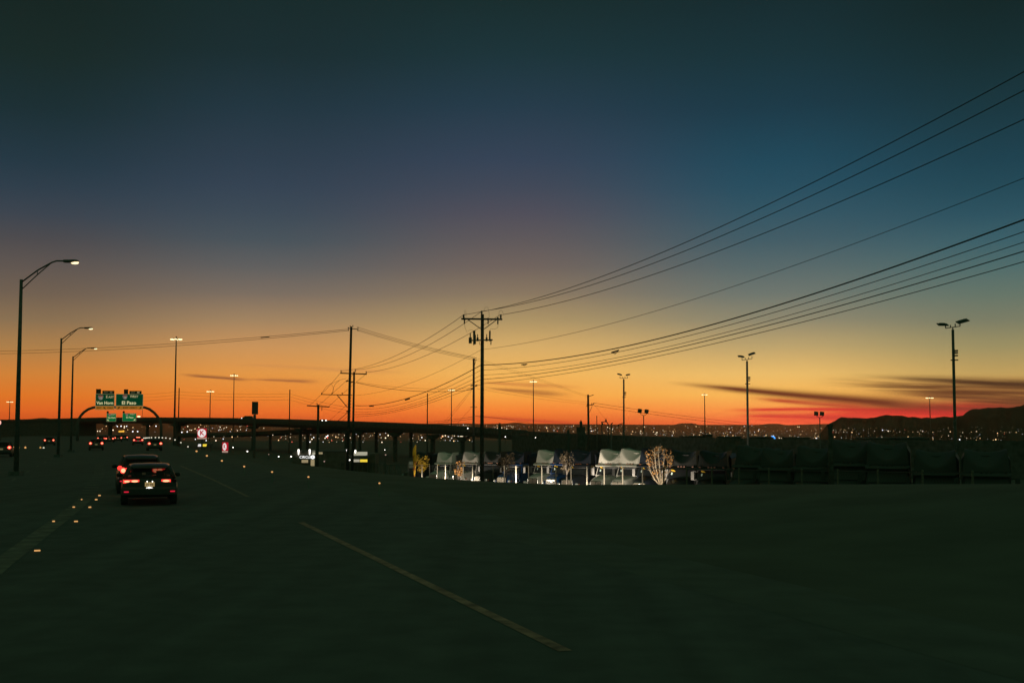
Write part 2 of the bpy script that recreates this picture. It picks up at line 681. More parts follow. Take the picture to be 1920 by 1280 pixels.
# far hills and the mountain on the right
SKYLINE = [(-900, 776), (-300, 783), (0, 786), (30, 787), (60, 785), (75, 783), (88, 783.5), (100, 786), (200, 789), (400, 792), (740, 794), (880, 793.5), (905, 794.5),
           (950, 793.5), (962, 792), (975, 792), (985, 794), (1180, 795.5), (1265, 796), (1276, 793), (1300, 793), (1310, 796), (1425, 796),
           (1440, 794), (1460, 794), (1475, 796.5), (1520, 795), (1560, 794)]
MOUNT = [(1536, 815), (1545, 803), (1552, 795.5), (1566, 789), (1574, 783), (1580, 781.5), (1610, 783), (1630, 784.5), (1648, 781), (1662, 778), (1690, 778), (1702, 781), (1728, 783.5),
         (1748, 783.5), (1762, 780.5), (1795, 780.5), (1806, 779), (1815, 771), (1824, 768), (1836, 766), (1858, 763), (1880, 763.5), (1900, 764),
         (1912, 762), (1925, 757), (1990, 750), (2200, 742), (2700, 748)]


def pl(tab, x):
    if x <= tab[0][0]:
        return tab[0][1]
    for (a, ya), (b, yb) in zip(tab, tab[1:]):
        if x <= b:
            return ya + (yb - ya) * (x - a) / (b - a)
    return tab[-1][1]


def ridge(name, tab, x0, x1, step, rows, m, seed, jag=0.0):
    rng = random.Random(seed)
    xs = [x0 + (x1 - x0) * i / int((x1 - x0) / step) for i in range(int((x1 - x0) / step) + 1)]
    dR = [d for d, k in rows if k == 1][0]
    v = []
    for x in xs:
        top = P(x, pl(tab, x) + jag * (math.sin(x * 0.23) * 0.5 + math.sin(x * 0.071 + 1.3) + rng.uniform(-0.6, 0.6)), dR).z
        for d, k in rows:
            z = -49 + (top + 49) * k
            if 0 < k < 1:
                z += (top + 49) * rng.uniform(-0.09, 0.09)
            v.append((P(x, 795, d).x, d, z))
    nr = len(rows)
    b = MB()
    b.add(v, [(i * nr + k, (i + 1) * nr + k, (i + 1) * nr + k + 1, i * nr + k + 1) for i in range(len(xs) - 1) for k in range(nr - 1)])
    return tag(b.build(name, m, smooth=True), kind='structure')


M_hill = mat('far_hill_scrub', (0.155, 0.132, 0.101), 1.0, var=0.3, scale=0.004, spec=0.0)
MROWS = [(1350, 0), (1560, 0.25), (1740, 0.55), (1880, 0.8), (2000, 1), (2250, 0.5), (2700, -0.1)]
HROWS = [(8000, 0), (9300, 0.3), (10800, 0.75), (11600, 1), (12500, 0.2), (13300, -0.2)]
ridge('hills', SKYLINE, -900, 1580, 6, HROWS, M_hill, 3)
ridge('mountains', MOUNT, 1536, 2700, 6, MROWS, mat('dark_mountain', (0.085, 0.08, 0.065), 1.0, var=0.3, scale=0.01, spec=0.0), 4, 0.7)

# ------------------------------------------------------------------ city lights on the plain
CITY = []
for nm, c in (('city_amber', (1.0, 0.62, 0.28)), ('city_warm', (1.0, 0.82, 0.55)), ('city_white', (0.95, 0.97, 1.0)), ('city_red', (1.0, 0.14, 0.08))):
    for lv, st in (('low', 0.32), ('mid', 0.8), ('high', 2.0)):
        CITY.append(glow('%s_%s' % (nm, lv), c, st))
cl = MB()


def ground_hit(px, py):
    d = ray(px, py)
    lo = 200.0
    D = 230.0
    while D < 12000:
        k = D / d.y
        x, z = d.x * k, EYE + d.z * k
        if H(x, D) >= z - 0.5:
            return Vector((x, D, z))
        D *= 1.02
    D = 11500
    k = D / d.y
    return Vector((d.x * k, D, EYE + d.z * k))


def slope_hit(px, py, tab, rows):
    """first point where the sight line meets the front slope of a ridge, or the plain before it"""
    d = ray(px, py)
    dR = [q for q, k in rows if k == 1][0]
    top = P(px, pl(tab, px), dR).z
    D = rows[0][0]
    while D < dR:
        for (d0, k0), (d1, k1) in zip(rows, rows[1:]):
            if d0 <= D <= d1:
                zz_ = -49 + (top + 49) * (k0 + (k1 - k0) * (D - d0) / (d1 - d0))
                break
        if EYE + d.z * D / d.y <= zz_ + (top + 49) * 0.07 + 1.5:
            break
        D *= 1.003
    k = D / d.y
    return Vector((d.x * k, D, EYE + d.z * k))


def dot(px, py, size, mi, near=None):
    if near:
        p = P(px, py, near)
        D = near
    else:
        p = slope_hit(px, py, MOUNT, MROWS) if px > 1560 else ground_hit(px, py)
        if px <= 1560 and p.y > HROWS[0][0]:
            p = slope_hit(px, py, SKYLINE, HROWS)
        D = p.y
    r = size * 0.47 * D / F
    cl.cur = mi
    g = H(p.x, p.y)
    cl.ball((p.x, p.y, p.z), r, n=5)


rc = random.Random(11)


def scatter(n, x0, x1, y0, y1, smin, smax, lv, cols, near=None):
    """lv: weights of the three brightness levels; cols: weights of the four colours"""
    for _ in range(n):
        x = rc.uniform(x0, x1)
        ya = y0(x) if callable(y0) else y0
        yb = y1(x) if callable(y1) else y1
        y = ya + (yb - ya) * rc.random()
        l = rc.choices((0, 1, 2), lv)[0]
        c = rc.choices((0, 1, 2, 3), cols)[0]
        dot(x, y, rc.uniform(smin, smax) * (0.8 + 0.25 * l), c * 3 + l, near(x, y) if near else None)


edge_y = lambda x: pl([(900, 801), (1017, 808), (1260, 817.5), (1420, 821), (1900, 825), (1960, 826)], x)
hor_y = lambda x: pl([(900, 797), (1300, 798), (1500, 798), (1560, 801), (1700, 802), (1920, 797)], x)
scatter(420, 905, 1560, hor_y, edge_y, 1.0, 1.7, (5, 4, 1), (5, 4, 2, 0.3))
scatter(120, 1080, 1560, lambda x: edge_y(x) - 9, edge_y, 1.3, 2.2, (3, 4, 2), (4, 5, 3, 0.2))
scatter(130, 1560, 1920, hor_y, edge_y, 0.8, 1.3, (9, 2, 0.2), (6, 4, 2, 0.3))
scatter(44, 1560, 1920, lambda x: 805 + (x - 1560) * 0.004, lambda x: 811, 1.0, 1.7, (3, 4, 1), (6, 4, 0.6, 0.2))
scatter(26, 1560, 1920, lambda x: edge_y(x) - 5, edge_y, 1.2, 2.0, (1, 4, 1), (6, 3, 1.5, 0))
scatter(60, 740, 890, lambda x: 796, lambda x: 800, 0.9, 1.6, (5, 3, 1), (4, 4, 2, 0.2))
# seen through the openings under the overpass
scatter(70, 340, 470, 796, 811, 1.0, 1.9, (4, 4, 2), (5, 4, 3, 0.5))
scatter(60, 482, 640, 797, 805, 0.9, 1.6, (4, 3, 1), (5, 4, 2, 0.8))
scatter(24, 180, 340, 797, 811, 1.0, 1.7, (4, 3, 2), (3, 3, 3, 0.3))
scatter(150, 500, 890, lambda x: 811 + max(0, (x - 700) * 0.01), lambda x: 829, 1.1, 2.1, (3, 4, 3), (4, 5, 3, 1.2), near=lambda x, y: rc.uniform(430, 640))
scatter(30, 840, 885, 812, 819, 1.4, 2.6, (1, 3, 4), (4, 5, 3, 0.6), near=lambda x, y: rc.uniform(430, 600))
scatter(16, 340, 480, 818, 826, 1.2, 2.0, (2, 4, 3), (3, 4, 4, 1.5), near=lambda x, y: rc.uniform(400, 560))
for x, y, sz, ci in [(220, 799, 2.2, 8), (227, 798.6, 2.4, 8), (233.5, 799, 2.2, 5), (237.5, 798.6, 2.0, 8), (233, 801.5, 2, 5), (280.5, 797, 3.0, 8), (292.5, 798.5, 2.4, 8), (249, 808.6, 2.6, 8),
                     (258, 808.6, 2.6, 8), (167, 807, 2, 5), (172.5, 807.6, 2.2, 8), (183, 808, 2, 5), (187.5, 808, 2, 5), (212, 806, 2.4, 5), (346.5, 796, 2.8, 8), (352, 799, 2.2, 5), (341, 810, 2.4, 8), (351, 809, 2.4, 8)]:
    dot(x, y, sz, ci, 680)
tag(cl.build('city_lights', CITY), 'scattered amber and white city lights across the dark valley below the hills', 'city lights', kind='stuff')

# ------------------------------------------------------------------ overpass, ramp and embankment
A_PATH = [(-500, 720, 790), (-250, 700, 788.5), (0, 660, 786.5), (100, 635, 784.5), (190, 612, 782.2), (300, 575, 782), (400, 530, 783.2), (490, 480, 785.3), (570, 430, 787.6), (640, 392, 790), (710, 355, 792.2),
          (780, 322, 795.2), (840, 296, 799), (900, 272, 802.8), (960, 250, 806.6), (1020, 231, 810), (1100, 212, 813.6), (1180, 198, 816.6), (1260, 187, 819), (1420, 169, 822), (1660, 154, 824.4), (1900, 144, 826), (2300, 134, 828)]


def sweep(path, sec, closed=True):
    """sec(i) gives (offset away from camera, height) pairs around each path point"""
    b = MB()
    rings = []
    for i, p in enumerate(path):
        a, c = path[max(i - 1, 0)], path[min(i + 1, len(path) - 1)]
        d = Vector((c.x - a.x, c.y - a.y, 0)).normalized()
        nrm = Vector((-d.y, d.x, 0))
        if nrm.y < 0:
            nrm = -nrm
        rings.append([(p.x + nrm.x * o, p.y + nrm.y * o, p.z + z) for o, z in sec(i)])
    b.loft(rings)
    return b


apts = [P(x, y, D) for x, D, y in A_PATH]
nb = 14          # the last bridge point, after which the ramp stands on a solid embankment
ov = thing('overpass', 'long dark concrete overpass crossing above the freeway at the skyline', 'overpass', apts[4] * 1.0)
ov.location = (0, 0, 0)
bridge = apts[:nb + 1]
thick = [3.1] * 9 + [2.9, 2.7, 2.5, 2.3, 2.2, 2.1]
wid_ = [12] * 8 + [11, 9, 7.5, 6, 5, 4.2, 3.6]
sweep(bridge, lambda i: [(0.3, -1.0), (wid_[i], -1.0), (wid_[i], -thick[i] * 0.6), (wid_[i] * 0.84, -thick[i]), (wid_[i] * 0.16, -thick[i]), (0.3, -thick[i] * 0.62)]).build('deck', M_conc, ov)
sweep(bridge, lambda i: [(0, 0), (0.3, 0), (0.3, -1.1), (0, -1.1)]).build('parapet', M_conc, ov)
sweep(bridge, lambda i: [(wid_[i] - 0.3, 0), (wid_[i], 0), (wid_[i], -0.95), (wid_[i] - 0.3, -0.95)]).build('parapet', M_conc, ov)


def path_at(pts, px):
    xs = [960 + F * p.x / p.y for p in pts]
    for i in range(len(xs) - 1):
        if xs[i] <= px <= xs[i + 1]:
            f = (px - xs[i]) / (xs[i + 1] - xs[i])
            return pts[i].lerp(pts[i + 1], f), i
    return pts[-1], len(pts) - 2


for px, w in [(60, 1.4), (125, 1.6), (202, 2.2), (273, 1.6), (331, 2.6), (472, 1.5), (560, 1.2), (648, 1.4), (674, 1.0), (741, 1.4), (812, 1.4), (868, 1.2)]:
    p, i = path_at(bridge, px)
    q = p + Vector((0, min(6, wid_[i] * 0.5), 0))
    g = H(q.x, q.y)
    top = p.z - thick[min(i, len(thick) - 1)] + 0.05
    b = MB()
    b.tube([(q.x, q.y, g - 1), (q.x, q.y, top - 0.8)], w / 2, 10)
    b.prism([(q.x - w * 0.6, top - 1.3), (q.x + w * 0.6, top - 1.3), (q.x + w * 1.7, top - 0.1), (q.x - w * 1.7, top - 0.1)], 'y', q.y - wid_[i] * 0.28, q.y + wid_[i] * 0.28)
    b.build('pier', M_conc, ov)
ab_ = [apts[i] for i in range(0, 5)]
ab_[4] = path_at(bridge, 150)[0]
sweep(ab_, lambda i: [(0.5, -2.0), (11.5, -2.0), (11.5, -12), (0.5, -12)]).build('abutment', M_conc, ov)
emb = apts[nb:]
rw = thing('retaining_wall', 'dark sloping ramp wall running down to the right behind the parked trucks', 'retaining wall', (0, 0, 0))
sweep(emb, lambda i: [(0, -1.0), (3.4, -1.0), (7, -10), (0, -10)]).build('wall_face', M_conc, rw)
sweep(emb, lambda i: [(0.05, 0), (0.3, 0), (0.3, -0.98), (0.05, -0.98)]).build('parapet', M_conc, rw)

# lower ramp that climbs to the right and joins the overpass
bp_ = [P(x, y, D) for x, D, y in [(330, 560, 812), (430, 520, 810.5), (482, 498, 808.6), (540, 470, 805.6), (600, 445, 802.8), (660, 420, 800.6), (740, 392, 799.8), (830, 370, 801)]]
rb = thing('ramp_bridge', 'low dark ramp bridge climbing beneath the overpass toward the right', 'bridge', (0, 0, 0))
sweep(bp_, lambda i: [(0, -0.9), (9, -0.9), (9, -1.5), (7, -2.0), (2, -2.0), (0, -1.5)]).build('deck', M_conc, rb)
sweep(bp_, lambda i: [(-0.02, 0), (0.28, 0), (0.28, -1.0), (-0.02, -1.0)]).build('parapet', M_conc, rb)
for px in (505, 575, 662, 705, 770):
    p, i = path_at(bp_, px)
    q = p + Vector((0, 4.5, 0))
    MB().tube([(q.x, q.y, H(q.x, q.y) - 1), (q.x, q.y, p.z - 1.95)], 0.6, 10).build('pier', M_conc, rb)

# ------------------------------------------------------------------ street lamps with bracket arms on the left of the freeway
lamp_label = ['tall bracket-arm street lamp nearest on the left, its arm above the two others',
              'middle bracket-arm street lamp of the three left of the overhead signs',
              'shortest looking bracket-arm street lamp, just left of the overhead signs']
for k, (bx, tx, ty, hx, hy, D) in enumerate([(33, 40, 524, 140, 491, 64), (110.5, 115, 634, 170, 615.5, 110), (134, 137, 668, 179, 653, 138)]):
    base = P(bx, 795, D)
    g = H(base.x, D)
    o = thing('street_lamp', lamp_label[k], 'street lamp', (base.x, D, g), 0, 'bracket-arm lamps along the left of the freeway')
    t = P(tx, ty, D)
    h = P(hx, hy, D)
    L = lambda v: v - Vector((base.x, D, g))
    sc = (hx - tx) / 100.0 * D / 64
    rt = 0.085
    MB().tube([(0, 0, 0), L(t)], [0.145, rt], 10).build('pole', M_steel, o, True)
    MB().box((0, 0, 0.12), (0.6, 0.6, 0.24)).build('base_plate', M_steel, o)
    u = L(t)
    e = L(h)
    sp = e.x - u.x
    hh = e.z - u.z
    low = u + Vector((0, 0, -sp * 0.20))
    a0 = u + Vector((0, 0, -sp * 0.055))
    knee = u + Vector((sp * 0.56, 0, hh * 0.90 - sp * 0.02))
    b = MB()
    b.tube([a0, u + Vector((sp * 0.30, 0, hh * 0.52)), u + Vector((sp * 0.50, 0, hh * 0.86)), u + Vector((sp * 0.58, 0, hh * 0.985)), u + Vector((sp * 0.66, 0, hh * 1.06)), u + Vector((sp * 0.84, 0, hh * 1.05))], 0.045, 8)
    b.tube([low, u + Vector((sp * 0.30, 0, hh * 0.52 - sp * 0.085)), u + Vector((sp * 0.54, 0, hh * 0.90))], 0.032, 8)
    b.tube([u + Vector((sp * 0.30, 0, hh * 0.52 - sp * 0.085)), u + Vector((sp * 0.30, 0, hh * 0.52))], 0.025, 6)
    b.build('bracket_arm', M_steel, o, True)
    hd = MB()
    c = Vector((e.x - sp * 0.03, 0, hh * 1.04 + u.z))
    hd.ball(c, sp * 0.115, (1.0, 0.55, 0.30), 10)
    hd.box(c + Vector((-sp * 0.11, 0, 0.0)), (sp * 0.12, sp * 0.09, sp * 0.05))
    head = hd.build('lamp_head', M_steel, o, True)
    MB().ball(c + Vector((sp * 0.035, 0, -sp * 0.028)), sp * 0.078, (1.0, 0.6, 0.40), 10).build('lens', M_lampwarm, head, True)

# the short lamp beside the small signs
D = 590
base = P(266.7, 782, D)
o = thing('street_lamp', 'tiny lit street lamp on the overpass right of the small green signs', 'street lamp', (base.x, D, base.z - 1))
MB().tube([(0, 0, 0), (0, 0, 5.3), (-0.7, 0, 5.5)], 0.10, 6).build('pole', M_dark, o)
hd = P(260.3, 780.6, D) - Vector((base.x, D, base.z - 1))
MB().tube([(0, 0, hd.z + 0.15), (hd.x, 0, hd.z + 0.15)], 0.05, 6).build('bracket_arm', M_dark, o)
MB().ball(hd, 0.95, (1, 0.5, 0.42), 8).build('lens', M_lampwarm, o, True)

# ------------------------------------------------------------------ high-mast lights
mast_lab = ['tallest lit high-mast light, rising right behind the overhead signs', 'lit high-mast light behind the overpass left of the dark pylon sign', 'lit high-mast light between the two taller masts beside the pylon sign',
            'small lit high-mast light at the far left behind the nearest street lamp', 'lit high-mast light just left of the tall crossarm pole', 'lit high-mast light a little right of the tall crossarm pole',
            'lit high-mast light left of the twin-headed lot light by the red clouds', 'lit high-mast light standing above the mountain foot by red clouds']
for k, (x, y, D, wpx) in enumerate([(330.5, 635.5, 421, 22), (439, 703.5, 742, 15), (394.5, 733.5, 1000, 14), (18.5, 753, 1280, 12), (846.5, 731, 1080, 13), (1000, 715, 842, 14), (1321, 739.5, 1150, 11), (1743, 745.5, 1300, 14)]):
    p = P(x, y, D)
    g = H(p.x, D)
    o = thing('high_mast_light', mast_lab[k], 'mast light', (p.x, D, g), rc.uniform(0, 1), 'high-mast lights along the interchange')
    h = p.z - g
    lean = -0.0035 * (960 - x) / 900 * h
    MB().tube([(0, 0, 0), (0, 0, h + 0.8)], [max(0.42, 2.4 * D / F / 2), max(0.2, 1.3 * D / F / 2)], 8).build('pole', M_steel, o, True)
    rad = wpx / 2 * D / F
    n_ = 8
    rg = MB()
    rg.tube([(rad * 0.8 * math.cos(q * 2 * math.pi / 16), rad * 0.8 * math.sin(q * 2 * math.pi / 16), h + 0.1) for q in range(17)], 0.12 * rad * 0.5, 6, False)
    for q in range(4):
        a = q * math.pi / 2
        rg.tube([(0, 0, h + 0.35 * rad * 0.3), (rad * 0.8 * math.cos(a), rad * 0.8 * math.sin(a), h + 0.1)], 0.05 * rad, 5)
    rg.tube([(0, 0, h), (0, 0, h + rad * 0.45)], rad * 0.10, 6)
    rg.build('ring', M_dark, o)
    for q in range(n_):
        a = q * 2 * math.pi / n_
        c = Vector((rad * 0.82 * math.cos(a), rad * 0.82 * math.sin(a), h - 0.06 * rad))
        MB().ball(c, rad * 0.23, (1, 1, 0.5), 6).build('luminaire', M_lamphot, o)

# bare distant poles
for x, y, D, yb, lab in [(336, 727, 560, 784, 'bare thin pole just right of the tallest high-mast light'), (543.5, 730, 440, 787, 'bare thin pole standing between the pylon sign and the crossarm poles'),
                         (801.5, 737, 420, 797, 'bare thin pole left of the tall crossarm pole and its mast light')]:
    p = P(x, y, D)
    g = H(p.x, D)
    tag(MB().tube([(0, 0, 0), (0, 0, (p.z - g) * 0.5), (0, 0, p.z - g)], [2.6 * D / F / 2, 2.3 * D / F / 2, 1.8 * D / F / 2], 7).build('bare_pole', M_wood, loc=(p.x, D, g)), lab, 'pole')

# ------------------------------------------------------------------ utility poles
def PT(px, py, t):
    """point seen at a pixel on the upright plane that runs parallel to the road at offset t"""
    d = ray(px, py)
    k = t / (CA * d.x + SA * d.y)
    return Vector((d.x * k, d.y * k, EYE + d.z * k))


def PV(px, py, a, b):
    """point seen at a pixel on the upright plane through ground points a and b"""
    d = ray(px, py)
    nx, ny = (b.y - a.y), -(b.x - a.x)
    k = (nx * a.x + ny * a.y) / (nx * d.x + ny * d.y)
    return Vector((d.x * k, d.y * k, EYE + d.z * k))


class Pole:
    def __init__(s, name, label, xb, xt, yt, D, wpx, group, m=M_wood):
        s.D = D
        p = P(xt, yt, D)
        s.b = Vector((P(xb, 795, D).x, D, 0))
        s.b.z = H(s.b.x, D)
        s.o = thing(name, label, 'utility pole' if 'utility' in name else 'pole', s.b, 0, group)
        s.u = D / F
        MB().tube([(0, 0, -0.4), p - s.b], [wpx * 1.12 * s.u / 2, wpx * 0.88 * s.u / 2], 10).build('pole', m, s.o, True)

    def L(s, px, py, off=0.0):
        v = P(px, py, s.D) - s.b
        v.y += off
        return v

    def bar(s, b, p0, p1, wpx, off=0.0, n=6):
        b.tube([s.L(*p0, off), s.L(*p1, off)], wpx * s.u / 2, n)


UG = 'wooden utility poles along the line beside the freeway'
p1 = Pole('utility_pole', 'tall crossarm utility pole at picture centre carrying cutouts and arresters', 903.5, 904.5, 589, 100, 7.2, UG)
b = MB(); p1.bar(b, (865, 598), (942, 599), 3.4, -0.22, 8); b.build('crossarm', M_wood, p1.o)
b = MB(); p1.bar(b, (878, 600), (902, 617), 1.7, -0.2); b.build('brace', M_steel, p1.o)
b = MB(); p1.bar(b, (931, 600), (908, 617), 1.7, -0.2); b.build('brace', M_steel, p1.o)
for x, y0, y1, w in [(869.5, 590, 598, 2.8), (939, 590, 598, 2.8), (903.3, 583, 590, 2.6), (871, 596, 607.5, 2.4), (915.3, 596, 608, 2.2), (933.5, 595, 608, 2.6)]:
    b = MB(); p1.bar(b, (x, y0), (x, y1), w, -0.25, 8); p1.bar(b, (x, y0 + 1), (x, y0 + 2.4), w * 1.5, -0.25, 8); p1.bar(b, (x, y0 + 4), (x, y0 + 5.4), w * 1.4, -0.25, 8)
    b.build('insulator', M_porc, p1.o)
b = MB(); p1.bar(b, (880, 638.5), (924, 637.5), 2.8, -0.25); p1.bar(b, (899, 640), (899, 646), 0.9, -0.25); p1.bar(b, (899, 646), (903, 646), 0.9, -0.25); b.build('equipment_bracket', M_steel, p1.o)
for x, y0, y1, w in [(882, 633, 644, 6.2), (890.5, 628, 645.5, 4.6)]:
    b = MB(); p1.bar(b, (x, y0), (x, y1), w, -0.3, 10); p1.bar(b, (x, y0 - 8), (x, y0), 2.0, -0.3, 8); b.build('cutout', M_dark, p1.o)
b = MB(); p1.bar(b, (888.3, 620.5), (888.6, 647), 2.6, -0.3, 8); b.build('fuse_tube', M_dark, p1.o)
b = MB(); p1.bar(b, (918.7, 620.5), (918.3, 640), 3.2, -0.3, 8); p1.bar(b, (921, 636), (920.5, 646.5), 1.8, -0.3, 8); b.build('fuse_tube', M_dark, p1.o)
for x in (895.7, 912.6):
    b = MB(); p1.bar(b, (x, 627), (x, 634), 1.6, -0.3, 8); p1.bar(b, (x, 633), (x, 640), 3.8, -0.3, 8); b.build('arrester', M_porc, p1.o)
for a in ([(872, 590), (871, 584), (872.5, 582), (874, 585), (874, 594)], [(908, 583), (909.5, 577.5), (912, 575), (915.5, 578), (917, 586), (917.5, 596)], [(935, 592), (936, 585), (939, 581.5), (942, 584), (944, 589)],
          [(871, 607), (872, 614), (876, 624), (879, 620), (884, 618.5), (888, 620.5)], [(934, 608), (933.5, 614), (929, 617.5), (923, 617), (919.5, 617), (918.7, 620)]):
    MB().tube([p1.L(x, y, -0.28) for x, y in a], 0.011, 5).build('jumper_wire', M_wire, p1.o)

pa = Pole('utility_pole', 'tallest utility pole left of centre with a side arm and long spans both ways', 652.0, 658.6, 612, 158, 5.0, UG)
b = MB(); pa.bar(b, (653, 615.5), (672, 617.5), 1.7, -0.2); pa.bar(b, (656, 612), (658, 611), 1.2, -0.2); b.build('crossarm', M_wood, pa.o)
for x, y in [(653.5, 615), (653.5, 619), (662, 611.5), (671.5, 614.5), (671.5, 619.5)]:
    b = MB(); pa.bar(b, (x, y - 1.6), (x, y + 1.2), 1.8, -0.2); b.build('insulator', M_porc, pa.o)
b = MB(); pa.bar(b, (602.5, 739.3), (661, 740.5), 1.7, -0.2); b.build('side_arm', M_wood, pa.o)
b = MB(); pa.bar(b, (633, 741), (652, 763.5), 1.6, -0.2); b.build('brace', M_steel, pa.o)
for x in (603.5, 623, 642):
    b = MB(); pa.bar(b, (x, 735.8), (x, 739.6), 1.7, -0.2); b.build('insulator', M_porc, pa.o)
for x, y in [(651.5, 714.5), (660, 716.5), (652, 771)]:
    b = MB(); pa.bar(b, (x - 2.5, y + 0.5), (x + 2, y - 1), 2.6, -0.2); b.build('dead_end_clamp', M_dark, pa.o)
for a in ([(604, 737), (612, 725), (620, 719.5), (629, 716), (640, 711.5), (650, 709.5)], [(624, 737), (625, 729), (629, 720), (637, 713)], [(621.5, 719.5), (625, 725), (626.5, 732), (624.5, 737)]):
    MB().tube([pa.L(x, y, -0.25) for x, y in a], 0.018, 5).build('jumper_wire', M_wire, pa.o)

pb = Pole('utility_pole', 'crossarm utility pole standing close behind the tallest pole', 661.3, 664, 697, 152, 4.2, UG)
b = MB(); pb.bar(b, (638.5, 699.4), (688, 701.3), 2.2, -0.2, 8); b.build('crossarm', M_wood, pb.o)
for x, y in [(640, 695), (666.4, 693), (687, 697)]:
    b = MB(); pb.bar(b, (x, y - 1), (x, y + 4.5), 1.7, -0.2, 8); b.build('insulator', M_porc, pb.o)
for k in range(7):
    b = MB(); pb.bar(b, (656.6 - 0.25 * k, 748 + 6 * k), (659.5 - 0.25 * k, 744.5 + 6 * k), 0.9, -0.2, 5); b.build('pole_step', M_steel, pb.o)

pc = Pole('utility_pole', 'short thick crossarm utility pole rising just above the overpass', 595.8, 596.8, 758.5, 178, 4.8, UG)
b = MB(); pc.bar(b, (576, 760.2), (618, 762.6), 2.0, -0.2, 8); b.build('crossarm', M_wood, pc.o)
for x, y0, y1 in [(594.8, 754.6, 759.5), (604, 763, 769.5)]:
    b = MB(); pc.bar(b, (x, y0), (x, y1), 1.3, -0.2); b.build('insulator', M_porc, pc.o)

pq = Pole('utility_pole', 'slim utility pole just left of the tall crossarm pole, with a small top bracket', 888.0, 888.3, 672.5, 150, 4.5, UG)
b = MB(); pq.bar(b, (886, 673.5), (893.5, 671.2), 1.3, -0.2); pq.bar(b, (886.5, 675.8), (894, 674.6), 1.5, -0.2); pq.bar(b, (892.5, 676), (889.5, 686), 0.9, -0.2); b.build('top_bracket', M_wood, pq.o)
for x, y in [(884.5, 722.5), (885, 729), (893, 722.5)]:
    b = MB(); pq.bar(b, (x - 2.2, y + 0.6), (x + 2.2, y - 0.6), 2.6, -0.2); b.build('dead_end_clamp', M_dark, pq.o)
b = MB(); pq.bar(b, (881.5, 762.6), (895, 763), 1.0, -0.2); b.build('small_arm', M_wood, pq.o)

pr = Pole('utility_pole', 'short utility pole with stub arms left of the twin-headed lot light', 1104.2, 1102.6, 739.5, 175, 4.3, UG)
b = MB(); pr.bar(b, (1104, 743), (1113, 739.8), 1.4, -0.2); b.build('top_bracket', M_wood, pr.o)
b = MB(); pr.bar(b, (1099, 760.8), (1113.4, 757.8), 1.7, -0.2); b.build('crossarm', M_wood, pr.o)
b = MB(); pr.bar(b, (1110.5, 760), (1105.5, 772.5), 1.0, -0.2); b.build('brace', M_steel, pr.o)
for x, y in [(1101, 756), (1109.3, 755.6), (1113, 755)]:
    b = MB(); pr.bar(b, (x, y), (x, y + 3.6), 1.6, -0.2); b.build('insulator', M_porc, pr.o)

# ------------------------------------------------------------------ wires
def wire3(label, pts, r, s0, s1, group, segs=36, name='power_line', clamp=None):
    """a parabola through three world points, from fraction s0 to s1 of the horizontal run"""
    a, m, c = pts
    hx, hy = c.x - a.x, c.y - a.y
    L2 = hx * hx + hy * hy
    fm = ((m.x - a.x) * hx + (m.y - a.y) * hy) / L2
    A = ((c.z - a.z) * fm - (m.z - a.z)) / (fm - fm * fm)
    B = (c.z - a.z) - A
    path = []
    for i in range(segs + 1):
        f = s0 + (s1 - s0) * i / segs
        path.append((a.x + hx * f, a.y + hy * f, a.z + A * f * f + B * f))
    b = MB()
    b.tube(path, r, 5)
    o = b.build(name, M_wire)
    tag(o, label, 'cable', group)
    return o, path


GR = 'wires from the tall crossarm pole up to the right edge'
R_W = [((869.5, 590), 383.6, 134.8, 0.021, 'topmost wire rising from the tall crossarm pole to the upper right edge'),
       ((903.3, 583.5), 404.4, 169.8, 0.021, 'second wire from the top between the tall crossarm pole and the right edge'),
       ((941, 590), 434.5, 224, 0.021, 'third wire from the top between the tall crossarm pole and the right edge'),
       ((904.5, 655), 515, 334, 0.013, 'lone thin wire halfway between the upper three and lower five wires at right'),
       ((904.5, 684), 578, 412, 0.034, 'thickest cable, uppermost of the lower five running to the right edge'),
       ((904.5, 693.5), 589, 434.5, 0.017, 'thin cable directly under the thickest cable at right'),
       ((904.5, 702.8), 602, 454, 0.015, 'middle one of the lower five cables running to the right edge'),
       ((904.5, 710.8), 610, 471, 0.022, 'cable second from the bottom of the lower five at right'),
       ((904.5, 719), 620, 490.6, 0.017, 'lowest cable running from the tall crossarm pole to the right edge')]
cab = None
for (ax, ay), y1, y2, r, lab in R_W:
    a = P(ax, ay, 99.75 if ay < 600 else 99.7)
    t = ST(a.x, a.y)[1]
    o, path = wire3(lab, (a, PT(1440, y1, t), PT(1920, y2, t)), r, 0, 1.4, GR, 60)
    if 'thickest' in lab:
        cab = (a, t)
for k, (x0, y0, x1, y1, dy) in enumerate([(1147, 660.6, 1160, 656.6, 4.5), (978, 683.4, 988, 682.6, 2)]):
    q0, q1, q2 = PT(x0, y0, cab[1]), PT(x1, y1, cab[1]), PT((x0 + x1) / 2, (y0 + y1) / 2 + dy, cab[1])
    b = MB(); b.tube([q0, q2, q1], 0.022, 6).tube([q0, q1], 0.045, 6)
    tag(b.build('cable_splice', M_wire), ['looped splice hanging on the thickest cable right of the tall pole', 'small splice on the thickest cable close to the tall crossarm pole'][k], 'splice')

